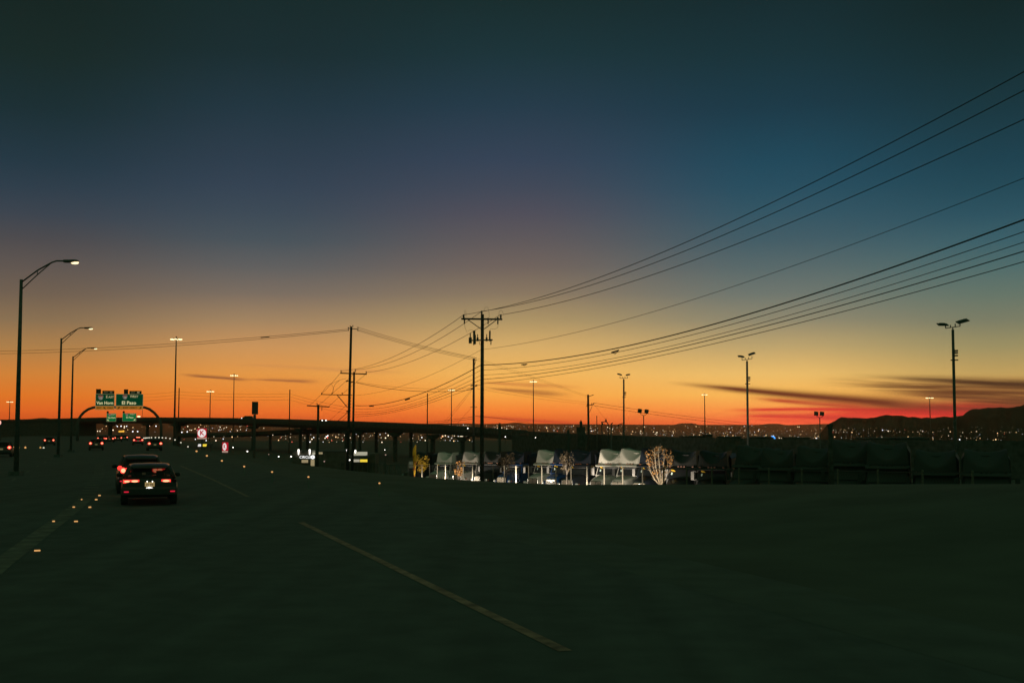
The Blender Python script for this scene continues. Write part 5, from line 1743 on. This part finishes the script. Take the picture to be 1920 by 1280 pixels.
def make_truck():
    o = thing('semi_truck', 'x', 'truck', (0, 0, 0))
    # the front faces +y, bumper at y = 0
    b = MB()
    b.box((-0.45, -4.6, 0.92), (0.12, 8.6, 0.28)).box((0.45, -4.6, 0.92), (0.12, 8.6, 0.28))
    for y in (-2, -4, -6, -8.4):
        b.box((0, y, 0.92), (0.8, 0.12, 0.2))
    b.box((0, -7.3, 1.14), (0.9, 0.9, 0.12))
    b.build('chassis', M_trim, o)

    def hs(y, wt, wb, zt, zs, zb):
        return [(-wb, y, zb), (wb, y, zb), (wb, y, zs), (wt + 0.06, y, zs + 0.10), (wt - 0.06, y, zt - 0.05), (wt * 0.45, y, zt), (-wt * 0.45, y, zt), (-wt + 0.06, y, zt - 0.05), (-wt - 0.06, y, zs + 0.10), (-wb, y, zs)]
    hood = MB()
    hood.loft([hs(-0.14, 0.52, 0.86, 1.60, 1.05, 0.78), hs(-0.30, 0.60, 1.05, 1.68, 1.16, 0.74), hs(-0.75, 0.70, 1.17, 1.77, 1.28, 0.92), hs(-1.30, 0.80, 1.19, 1.84, 1.34, 1.10), hs(-1.9, 0.90, 1.16, 1.92, 1.36, 0.9), hs(-2.35, 0.98, 1.08, 1.98, 1.40, 0.8)])
    hood.build('hood', M_tw, o, True)
    gr = MB()
    gr.prism([(-0.44, 0.74), (0.44, 0.74), (0.50, 1.10), (0.47, 1.50), (0.36, 1.56), (-0.36, 1.56), (-0.47, 1.50), (-0.50, 1.10)], 'y', -0.16, -0.085)
    grille = gr.build('grille', M_grl, o)
    sl = MB()
    sl.tube([(-0.46, -0.07, 0.74), (-0.53, -0.07, 1.10), (-0.50, -0.07, 1.52), (-0.38, -0.07, 1.59), (0.38, -0.07, 1.59), (0.50, -0.07, 1.52), (0.53, -0.07, 1.10), (0.46, -0.07, 0.74)], 0.032, 6)
    for q in range(7):
        sl.box((0, -0.075, 0.84 + q * 0.105), (0.92, 0.02, 0.018))
    sl.box((0, -0.07, 1.14), (0.02, 0.03, 0.8))
    sl.build('surround', M_chrome, grille)
    MB().ball((0, -0.07, 1.50), 0.055, (1.1, 0.5, 1), 8).build('badge', M_chrome, grille, True)
    bm_ = MB()
    bm_.loft([[(-1.18, -0.30, 0.36), (1.18, -0.30, 0.36), (1.18, -0.30, 0.72), (-1.18, -0.30, 0.72)], [(-1.14, -0.06, 0.38), (1.14, -0.06, 0.38), (1.16, -0.06, 0.70), (-1.16, -0.06, 0.70)], [(-0.72, 0.05, 0.40), (0.72, 0.05, 0.40), (0.74, 0.05, 0.68), (-0.74, 0.05, 0.68)]])
    bm_.build('bumper', M_bump, o)
    for s in (-1, 1):
        hl = MB().ball((s * 0.86, -0.16, 1.19), 0.17, (1.05, 0.6, 0.80), 10).build('headlight', M_headl, o, True)
        MB().ball((s * 1.05, -0.28, 1.20), 0.075, (0.9, 0.8, 1.2), 8).build('turn_light', M_mark, hl, True)
    cab = MB()
    cab.loft([[(-1.08, -2.36, 0.95), (1.08, -2.36, 0.95), (1.08, -4.0, 0.95), (-1.08, -4.0, 0.95)], [(-1.08, -2.36, 1.94), (1.08, -2.36, 1.94), (1.10, -4.0, 1.94), (-1.10, -4.0, 1.94)], [(-0.98, -2.72, 2.80), (0.98, -2.72, 2.80), (1.04, -4.0, 2.86), (-1.04, -4.0, 2.86)]])
    cab.build('cab', M_tw, o)
    ws = MB()
    ws.add([(-1.0, -2.350, 1.99), (1.0, -2.350, 1.99), (0.93, -2.655, 2.72), (-0.93, -2.655, 2.72)], [(0, 1, 2, 3)])
    wsh = ws.build('windshield', M_glass, o)
    n_ = Vector((0, 0.918, 0.395))
    d0 = Vector((0.60, -2.60, 2.54)) + n_ * 0.05
    rot = Matrix.Rotation(R(-23.3), 3, 'X') @ Matrix.Rotation(R(-28), 3, 'Y')
    MB().prism([(0.17 * math.cos(q * math.pi / 8), 0.085 * math.sin(q * math.pi / 8)) for q in range(16)], 'y', -0.006, 0.006).build('decal', M_ydec, wsh)
    dec = list(wsh.children)[-1]
    dec.location = d0
    dec.rotation_euler = rot.to_euler()
    MB().box((0, 0, 0), (0.10, 0.012, 0.34)).build('price_sheet', M_gdec, wsh)
    dec = list(wsh.children)[-1]
    dec.location = Vector((0.70, -2.51, 2.27)) + n_ * 0.05
    dec.rotation_euler = (Matrix.Rotation(R(-23.3), 3, 'X') @ Matrix.Rotation(R(-18), 3, 'Y')).to_euler()
    for s in (-1, 1):
        MB().add([(s * 1.112, -2.62, 2.0), (s * 1.112, -3.75, 2.0), (s * 1.062, -3.75, 2.70), (s * 1.045, -2.90, 2.70)], [(0, 1, 2, 3)]).build('side_window', M_glass, o)
        mr = MB()
        mr.box((s * 1.36, -2.5, 2.26), (0.22, 0.12, 0.62))
        mr.tube([(s * 1.08, -2.5, 2.55), (s * 1.36, -2.5, 2.60)], 0.025, 5).tube([(s * 1.08, -2.5, 1.98), (s * 1.36, -2.5, 1.94)], 0.025, 5)
        mr.build('mirror', M_bump, o)
        MB().prism([(-4.3 + 0.32 * math.cos(q * math.pi / 8), 0.70 + 0.32 * math.sin(q * math.pi / 8)) for q in range(16)], 'x', s * 0.98 - 0.06, s * 0.98 + 0.06)
        MB().tube([(s * 0.92, -3.4, 0.72), (s * 0.92, -5.0, 0.72)], 0.32, 14).build('fuel_tank', M_chrome, o, True)
    vs_ = MB()
    vs_.loft([[(-1.10, -2.70, 2.77), (1.10, -2.70, 2.77), (1.10, -2.70, 2.88), (-1.10, -2.70, 2.88)], [(-1.12, -2.40, 2.70), (1.12, -2.40, 2.70), (1.12, -2.40, 2.80), (-1.12, -2.40, 2.80)], [(-0.98, -2.28, 2.68), (0.98, -2.28, 2.68), (0.98, -2.28, 2.73), (-0.98, -2.28, 2.73)]])
    vis = vs_.build('visor', M_tw, o)
    b = MB()
    for x in (-0.85, -0.22, 0, 0.22, 0.85):
        b.box((x, -2.55, 2.885), (0.12, 0.08, 0.05))
    b.build('marker_lights', M_mark, vis)
    # roof fairing: upright at the rim, scooped hollow in the middle
    NU, NVv = 19, 20
    fv = []
    for i in range(NU):
        uu = -1 + 2 * i / (NU - 1)
        vb = 0.20 + 0.72 * abs(uu) ** 1.9
        y, z_ = -2.74, 2.90
        half = 1.06 * (1 - 0.10 * 0)
        prev = 0.0
        for j in range(NVv):
            v = j / (NVv - 1)
            dv = v - prev
            prev = v
            steep = 1.0 - sst(v, vb - 0.03, vb + 0.04)
            z_ += dv * (1.22 * steep + 0.95 * (1 - steep))
            y -= dv * (0.28 * steep + 2.1 * (1 - steep))
            fv.append((uu * (half - 0.10 * v), y - 0.12 * uu * uu, z_))
    ff = [(i * NVv + j, (i + 1) * NVv + j, (i + 1) * NVv + j + 1, i * NVv + j + 1) for i in range(NU - 1) for j in range(NVv - 1)]
    fm = MB()
    fm.add(fv, ff)
    top = [(i * NVv + NVv - 1) for i in range(NU)]
    nb_ = len(fv)
    back = []
    for i in range(NU):
        x, y, z_ = fv[top[i]]
        back.append((x, -4.8, max(z_, 3.86) + 0.02))
    fm.add(back, [])
    fm.f += [(top[i], top[i + 1], nb_ + i + 1, nb_ + i) for i in range(NU - 1)]
    # side skirts
    for e in (0, NU - 1):
        sk = [fv[e * NVv + j] for j in range(NVv)] + [back[e], (back[e][0], -4.8, 2.88)]
        k = len(sk)
        fm.add([(p_[0], p_[1], p_[2]) for p_ in sk], [tuple(range(k))])
        fm.m = [0] * len(fm.f)
    fm.m = [0] * len(fm.f)
    fm.build('roof_fairing', M_tw, o, True)
    sl_ = MB()
    sl_.loft([[(-1.12, -4.02, 0.95), (1.12, -4.02, 0.95), (1.12, -4.02, 3.5), (0.98, -4.02, 3.74), (-0.98, -4.02, 3.74), (-1.12, -4.02, 3.5)], [(-1.12, -6.1, 0.95), (1.12, -6.1, 0.95), (1.12, -6.1, 3.6), (0.98, -6.1, 3.88), (-0.98, -6.1, 3.88), (-1.12, -6.1, 3.6)]])
    sl_.build('sleeper', M_tw, o)
    for s in (-1, 1):
        MB().box((s * 1.08, -6.35, 2.3), (0.06, 0.5, 2.6)).build('side_extender', M_trim, o)
        for y, x, w in ((-1.30, 1.02, 0.30), (-7.0, 0.92, 0.52), (-8.3, 0.92, 0.52)):
            c = [(y + 0.5 * math.cos(q * math.pi / 9), 0.5 + 0.5 * math.sin(q * math.pi / 9)) for q in range(18)]
            wl = MB().prism(c, 'x', s * x - w / 2, s * x + w / 2).build('wheel', M_rubber, o)
            c2 = [(y + 0.28 * math.cos(q * math.pi / 7), 0.5 + 0.28 * math.sin(q * math.pi / 7)) for q in range(14)]
            MB().prism(c2, 'x', s * (x + w / 2) - 0.02, s * (x + w / 2) + 0.02).build('rim', M_chrome, wl)
    return o


TRG = 'semi truck tractors parked in a row facing the freeway'
t_row = 40.0
proto = make_truck()
TRUCKS = [   # px of the roof fairing, paint, label
    (790, M_tk_lit, 'dark truck behind the yellow feather flag, chrome bumper lit from below'),
    (838, M_tw, 'white-roofed semi truck right of the yellow tree, hollow scoop above its windshield'),
    (884, M_tg, 'silver-roofed semi truck immediately left of the tall crossarm pole'),
    (925, M_tk_lit, 'dark semi truck just right of the tall crossarm pole, only chrome glints showing'),
    (968, M_tb, 'blue semi truck with a bright lit grille near the dazzling ground floodlight'),
    (1027, M_tw, 'white-roofed semi truck between the blue truck and the thin bare tree'),
    (1062, M_tb, 'blue semi truck behind the thin bare tree, grille lit'),
    (1092, M_tn, 'navy semi truck left of the paired white-roofed trucks'),
    (1146, M_tw, 'left one of the paired white-roofed semi trucks, hood lit grey'),
    (1186, M_tw, 'right one of the paired white-roofed semi trucks, beside the sparse lit tree'),
    (1226, M_tn, 'navy semi truck directly behind the sparse white-stemmed tree'),
    (1290, M_tk_lit, 'black semi truck with a chrome-edged grille right of the sparse tree'),
    (1346, M_tk_lit, 'black semi truck with a yellow windshield sticker in the dark right part'),
    (1402, M_tk_unlit, None), (1462, M_tk_unlit, None), (1528, M_tk_unlit, None), (1600, M_tk_unlit, None), (1678, M_tk_unlit, None), (1764, M_tk_unlit, None), (1860, M_tk_unlit, None)]
first = True
for k, (px, m, lab) in enumerate(TRUCKS):
    p = PT(px, 845, t_row)
    s_, _ = ST(p.x, p.y)
    loc = W(s_, t_row)
    fx, fy = -0.45, -0.893
    th = math.atan2(-fx, fy) + R(rc.uniform(-2.5, 2.5) if px < 1240 else rc.uniform(-7, 7))
    loc = loc + Vector((fx, fy, 0)) * 3.4        # the fairing sits 3.4 m behind the bumper
    o = proto if first else copy_tree(proto)
    first = False
    z_ = H(loc.x - fx * 4, loc.y - fy * 4)
    put(o, (loc.x, loc.y, z_), th, lab or 'black unlit semi truck in the dark right end of the parked row', TRG)
    sc_ = rc.uniform(0.94, 1.03) if px > 1240 else rc.uniform(0.98, 1.01)
    o.scale = (sc_, sc_, sc_ * (rc.uniform(0.90, 1.02) if px > 1240 else 1.0))
    for ch in o.children:
        nm = ch.name.split('.')[0]
        if nm in ('hood', 'cab', 'visor', 'roof_fairing', 'sleeper'):
            recolour(ch, M_tn if m is M_tb and nm in ('roof_fairing', 'sleeper') else m)
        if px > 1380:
            recolour(ch, M_evened if nm in ('windshield', 'side_window', 'grille', 'chassis', 'wheel', 'side_extender') else M_tk_unlit)  # all parts of the unlit trucks painted to sink into the dark
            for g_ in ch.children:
                recolour(g_, M_tk_unlit)
        if m is M_tw and nm == 'sleeper' and px < 900:
            recolour(ch, M_tk_unlit)
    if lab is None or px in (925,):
        for ch in o.children:
            if ch.name.startswith('windshield'):
                for d_ in list(ch.children):
                    bpy.data.objects.remove(d_)

# chain-link fence along the lot
t_f = 34.0
fo = thing('lot_fence', 'chain-link fence with pale posts in front of the parked trucks', 'fence', (0, 0, 0))
M_post = mat('fence_post_zinc', (0.17, 0.15, 0.115), 0.6, var=0.3, scale=14)
s = 38.0
tops = []
while s < 170:
    q = W(s, t_f)
    g = H(q.x, q.y)
    tops.append((q.x, q.y, g + 2.62))
    MB().tube([(q.x, q.y, g - 0.2), (q.x, q.y, g + 2.66)], 0.05, 8).ball((q.x, q.y, g + 2.68), 0.065, n=6).build('post', M_post, fo)
    s += 3.05
MB().tube(tops, 0.026, 5).build('top_rail', M_trim, fo)
b = MB()
for i in range(len(tops) - 1):
    a_, c_ = Vector(tops[i]), Vector(tops[i + 1])
    for q in range(16):
        f0 = q / 16
        u0 = a_.lerp(c_, f0)
        for sgn in (1, -1):
            f1 = min(1, max(0, f0 + sgn * 0.42))
            u1 = a_.lerp(c_, f1)
            hgt = 2.5 * abs(f1 - f0) / 0.42
            b.tube([u0, (u1.x, u1.y, u0.z - hgt)], 0.0022, 3, False)
b.build('mesh_wire', mat('mesh_dark', (0.02, 0.02, 0.02), 0.9, spec=0.05), fo)

# ground floodlights at the foot of the fence that light the trucks
M_flood = glow('flood_lens', (1.0, 0.94, 0.82), 9.0)
FLG = 'ground floodlights at the foot of the lot fence'
flood_px = [(786, 0.45), (832, 2.2), (880, 1.0), (962, 0.9), (1030, 1.5), (1095, 0.7), (1150, 1.2), (1186, 1.1), (1229, 0.24)]
for k, (px, e) in enumerate(flood_px):
    p = PT(px, 912, 33.4)
    s_, _ = ST(p.x, p.y)
    q = W(s_, 33.4)
    g = H(q.x, q.y)
    hz = 0.16
    lab = 'dazzling ground floodlight in front of the blue truck' if px == 962 else 'low ground floodlight at the fence foot shining up at the trucks'
    if px == 962:
        hz = P(962, 909.5, q.y).z - g
    o = thing('ground_floodlight', lab, 'floodlight', (q.x, q.y, g), R(-19.9 + 45) * 0, FLG)
    MB().box((0, 0, hz), (0.30, 0.14, 0.22), Matrix.Rotation(R(35), 3, 'X')).build('housing', M_dark, o)
    MB().tube([(0, 0, 0), (0, 0, hz)], 0.03, 6).build('stand', M_dark, o)
    MB().box((0, 0.075, hz + 0.03), (0.26, 0.02, 0.18), Matrix.Rotation(R(35), 3, 'X')).build('lens', M_flood, o)
    if px == 962:
        MB().ball((0.0, -0.06, hz), 0.10, (1.2, 0.6, 1.0), 8).build('glare_bulb', M_flood, o)
    ld = bpy.data.lights.new('flood_lamp', 'SPOT')
    ld.energy = 1900 * e
    ld.color = (1.0, 0.87, 0.70)
    ld.spot_size = R(90)
    ld.spot_blend = 0.8
    ld.shadow_soft_size = 0.12
    lo = bpy.data.objects.new('flood_lamp', ld)
    lo.location = (0, 0.05, hz + 0.25)
    d = Vector((0.36, 0.93, 0.55)).normalized()
    lo.rotation_euler = d.to_track_quat('-Z', 'Y').to_euler()
    col.objects.link(lo)
    lo.parent = o

# ------------------------------------------------------------------ trees
def leafy(mb, c, r, n, size, rng, sq=(1, 1, 1)):
    for _ in range(n):
        while True:
            v = Vector((rng.uniform(-1, 1), rng.uniform(-1, 1), rng.uniform(-1, 1)))
            if v.length < 1:
                break
        p = Vector(c) + Vector((v.x * r * sq[0], v.y * r * sq[1], v.z * r * sq[2]))
        a = Vector((rng.gauss(0, 1), rng.gauss(0, 1), rng.gauss(0, 1))).normalized()
        q = a.cross(Vector((rng.gauss(0, 1), rng.gauss(0, 1), rng.gauss(0, 1)))).normalized()
        k = size * rng.uniform(0.6, 1.4)
        mb.add([p - a * k, p + q * k * 0.45, p + a * k, p - q * k * 0.45], [(0, 1, 2, 3)])


M_lorange = mat('leaf_orange', (0.27, 0.125, 0.03), 0.8, var=0.5, scale=3)
M_lyellow = mat('leaf_yellow', (0.46, 0.28, 0.02), 0.8, var=0.5, scale=3)
M_lolive = mat('leaf_olive', (0.055, 0.038, 0.018), 0.85, var=0.5, scale=3)


def tree_at(px, D, ybase, label, group=None):
    p = P(px, ybase, D)
    g = H(p.x, D)
    return thing('tree', label, 'tree', (p.x, D, g), 0, group), Vector((p.x, D, g))


TG = 'small trees planted along the lot fence'
rng = random.Random(5)
# multi-stemmed tree lit from its foot
D = 82
o, org = tree_at(1237, D, 912, 'sparse tree with pale lit stems spreading like a fan and few orange leaves', TG)
LT = lambda x, y, dy=0.0: P(x, y, D) - org + Vector((0, dy, 0))
fork = LT(1238, 909)
stems = [[(1238, 909), (1228, 899), (1220, 884), (1216, 868), (1214, 850)], [(1238, 909), (1233, 893), (1229, 874), (1227, 852), (1226, 842)], [(1238, 909), (1238, 890), (1236, 868), (1234, 846), (1236, 836)],
         [(1238, 909), (1243, 892), (1244, 874), (1246, 856), (1245, 846)], [(1238, 909), (1250, 896), (1257, 880), (1259, 866), (1260, 856)], [(1238, 909), (1234, 898), (1225, 880), (1222, 862)], [(1238, 909), (1246, 893), (1252, 872), (1253, 856)]]
b = MB()
b.tube([(fork.x, 0, -0.2), (fork.x, 0, fork.z)], [0.13, 0.12], 8)
for k, st in enumerate(stems):
    dy = rng.uniform(-0.5, 0.5)
    pts = [LT(x, y, dy * i / len(st)) for i, (x, y) in enumerate(st)]
    w0 = 0.055 if k < 5 else 0.036
    b.tube(pts, [w0 * (1 - 0.75 * i / (len(pts) - 1)) for i in range(len(pts))], 6)
    for i in range(1, len(pts)):
        for _ in range(7):
            a = pts[i - 1].lerp(pts[i], rng.random())
            e = a + Vector((rng.uniform(-0.22, 0.22), rng.uniform(-0.25, 0.25), rng.uniform(0.04, 0.30)))
            k1 = a.lerp(e, 0.5) + Vector((rng.uniform(-0.05, 0.05), 0, rng.uniform(-0.04, 0.05)))
            b.tube([a, k1, e], [0.010, 0.007, 0.003], 4, False)
            b.tube([k1.lerp(e, 0.6), k1.lerp(e, 0.6) + Vector((rng.uniform(-0.12, 0.12), rng.uniform(-0.1, 0.1), rng.uniform(0.0, 0.12)))], [0.005, 0.002], 4, False)
            b.tube([k1, k1 + Vector((rng.uniform(-0.14, 0.14), rng.uniform(-0.1, 0.1), rng.uniform(0.03, 0.16)))], [0.007, 0.003], 4, False)
b.build('trunk', M_bark, o, True)
b = MB()
for st in stems:
    for i in range(2, len(st)):
        for _ in range(2):
            f = rng.random()
            x, y = [st[i - 1][q] + (st[i][q] - st[i - 1][q]) * f for q in (0, 1)]
            leafy(b, LT(x + rng.uniform(-2.5, 2.5), y + rng.uniform(-3, 2), rng.uniform(-0.4, 0.4)), 0.16, 7, 0.07, rng)
leafy(b, LT(1237, 849), 1.0, 95, 0.07, rng, (0.95, 0.6, 0.62))
leafy(b, LT(1218, 862), 0.5, 50, 0.075, rng, (0.6, 0.6, 1.1))
leafy(b, LT(1257, 862), 0.4, 34, 0.07, rng, (0.6, 0.6, 0.9))
b.build('crown', M_lorange, o)


def small_tree(px, D, ybase, ytop, wpx, label, lm, nl, lsize, yc0, yc1, seed):
    rg = random.Random(seed)
    o, org = tree_at(px, D, ybase, label, TG)
    L2 = lambda x, y, dy=0.0: P(x, y, D) - org + Vector((0, dy, 0))
    b = MB()
    f = L2(px, yc1 + 2)
    b.tube([(0, 0, -0.2), (f.x, 0, f.z)], [0.09, 0.06], 7)
    tips = []
    for k in range(9):
        x = px + rg.uniform(-wpx, wpx) * 0.42
        y = yc1 + (yc0 - yc1) * rg.uniform(0.4, 0.95)
        t = L2(x, y, rg.uniform(-0.6, 0.6))
        m_ = f.lerp(t, 0.5) + Vector((rg.uniform(-0.1, 0.1), 0, 0.1))
        b.tube([f, m_, t], [0.04, 0.025, 0.008], 5)
        tips += [m_, t, m_.lerp(t, 0.6)]
    b.build('trunk', M_barkd, o, True)
    b = MB()
    for t in tips:
        leafy(b, t, wpx * 0.16 * D / F, nl, lsize, rg, (1, 1, 1.1))
    for k in range(14):
        yy = yc0 + (yc1 - yc0) * rg.betavariate(2.2, 1.6)
        prof = math.sin(math.pi * min(1, max(0.05, (yy - yc0) / (yc1 - yc0 + 0.01))) ** 0.8)
        leafy(b, L2(px + rg.uniform(-wpx, wpx) * 0.45 * prof, yy, rg.uniform(-0.6, 0.6)), wpx * 0.10 * D / F, nl, lsize, rg)
    b.build('crown', lm, o)


small_tree(791, 131, 908, 850, 34, 'small tree with dense bright yellow leaves beside the feather flag', M_lyellow, 26, 0.10, 851, 884, 21)
small_tree(860, 122, 908, 852, 20, 'thin yellowish tree between the white-roofed and silver-roofed trucks', M_lorange, 9, 0.08, 862, 896, 22)
small_tree(949, 104, 908, 846, 34, 'dim olive tree right of the tall crossarm pole', M_lolive, 16, 0.10, 850, 884, 23)
small_tree(1063, 92, 908, 842, 34, 'thin bare-looking brown tree in front of the navy trucks', M_lolive, 13, 0.09, 846, 888, 24)

# feather flag and box by the yellow tree
D = 128
p = P(777, 905, D)
g = H(p.x, D)
org = Vector((p.x, D, g))
LF = lambda x, y: P(x, y, D) - org
fl = thing('feather_flag', 'tall yellow feather flag with red blotches beside the yellow tree', 'flag', org)
MB().tube([(0, 0, -0.1), LF(777.2, 895), LF(779.8, 870), LF(780.2, 845), LF(779.8, 836), LF(778.5, 833)], 0.035, 6).build('flag_pole', M_post, fl)
fm_ = bpy.data.materials.new('flag_cloth')
fm_.use_nodes = True
_t = fm_.node_tree
_bs = _t.nodes['Principled BSDF']
_bs.inputs['Roughness'].default_value = 0.85
_tc = _t.nodes.new('ShaderNodeTexCoord')
_no = _t.nodes.new('ShaderNodeTexNoise')
_no.inputs['Scale'].default_value = 1.6
_no.inputs['Detail'].default_value = 3
_ra = _t.nodes.new('ShaderNodeValToRGB')
_ra.color_ramp.elements[0].position = 0.50
_ra.color_ramp.elements[0].color = (0.62, 0.36, 0.015, 1)
_ra.color_ramp.elements[1].position = 0.58
_ra.color_ramp.elements[1].color = (0.36, 0.10, 0.01, 1)
_t.links.new(_tc.outputs['Object'], _no.inputs['Vector'])
_t.links.new(_no.outputs['Fac'], _ra.inputs[0])
_t.links.new(_ra.outputs[0], _bs.inputs['Base Color'])
out = [(779.9, 833), (777, 836.5), (774.6, 841), (773.6, 847), (773.8, 855), (774.6, 868), (775.6, 884), (776.6, 894), (777.4, 895.5), (779.2, 884), (780.2, 868), (780.6, 850), (780.5, 838)]
MB().prism([(LF(x, y).x, LF(x, y).z) for x, y in out], 'y', -0.06, -0.045).build('banner', fm_, fl)
pb_ = P(772.5, 870, 138)
gb = H(pb_.x, 138)
o = thing('white_cabinet', 'plain white cabinet half hidden behind the yellow feather flag', 'cabinet', (pb_.x, 138, gb))
zc = lambda y: P(772, y, 138).z - gb
MB().box((0, 0.5, (zc(865) + zc(877)) / 2), (12.5 * 138 / F, 1.0, zc(865) - zc(877))).build('box', M_tw, o)
MB().box((0, 0.5, zc(877) / 2), (0.6, 0.6, zc(877))).build('stand', M_trim, o)

# ------------------------------------------------------------------ evening haze over the plain
HAZE_TOP = 150.0
hz = MB().box((0, 0, (HAZE_TOP - 60) / 2), (29000, 29000, HAZE_TOP + 60)).build('haze', bpy.data.materials.new('evening_haze'))
tag(hz, kind='stuff')
hm = hz.data.materials[0]
hm.use_nodes = True
hm.node_tree.nodes.clear()
_pv = hm.node_tree.nodes.new('ShaderNodeVolumePrincipled')
_pv.inputs['Color'].default_value = (1.0, 0.52, 0.32, 1)
_pv.inputs['Density'].default_value = 4.0e-5
_pv.inputs['Anisotropy'].default_value = 0.86
_ho = hm.node_tree.nodes.new('ShaderNodeOutputMaterial')
hm.node_tree.links.new(_pv.outputs[0], _ho.inputs['Volume'])
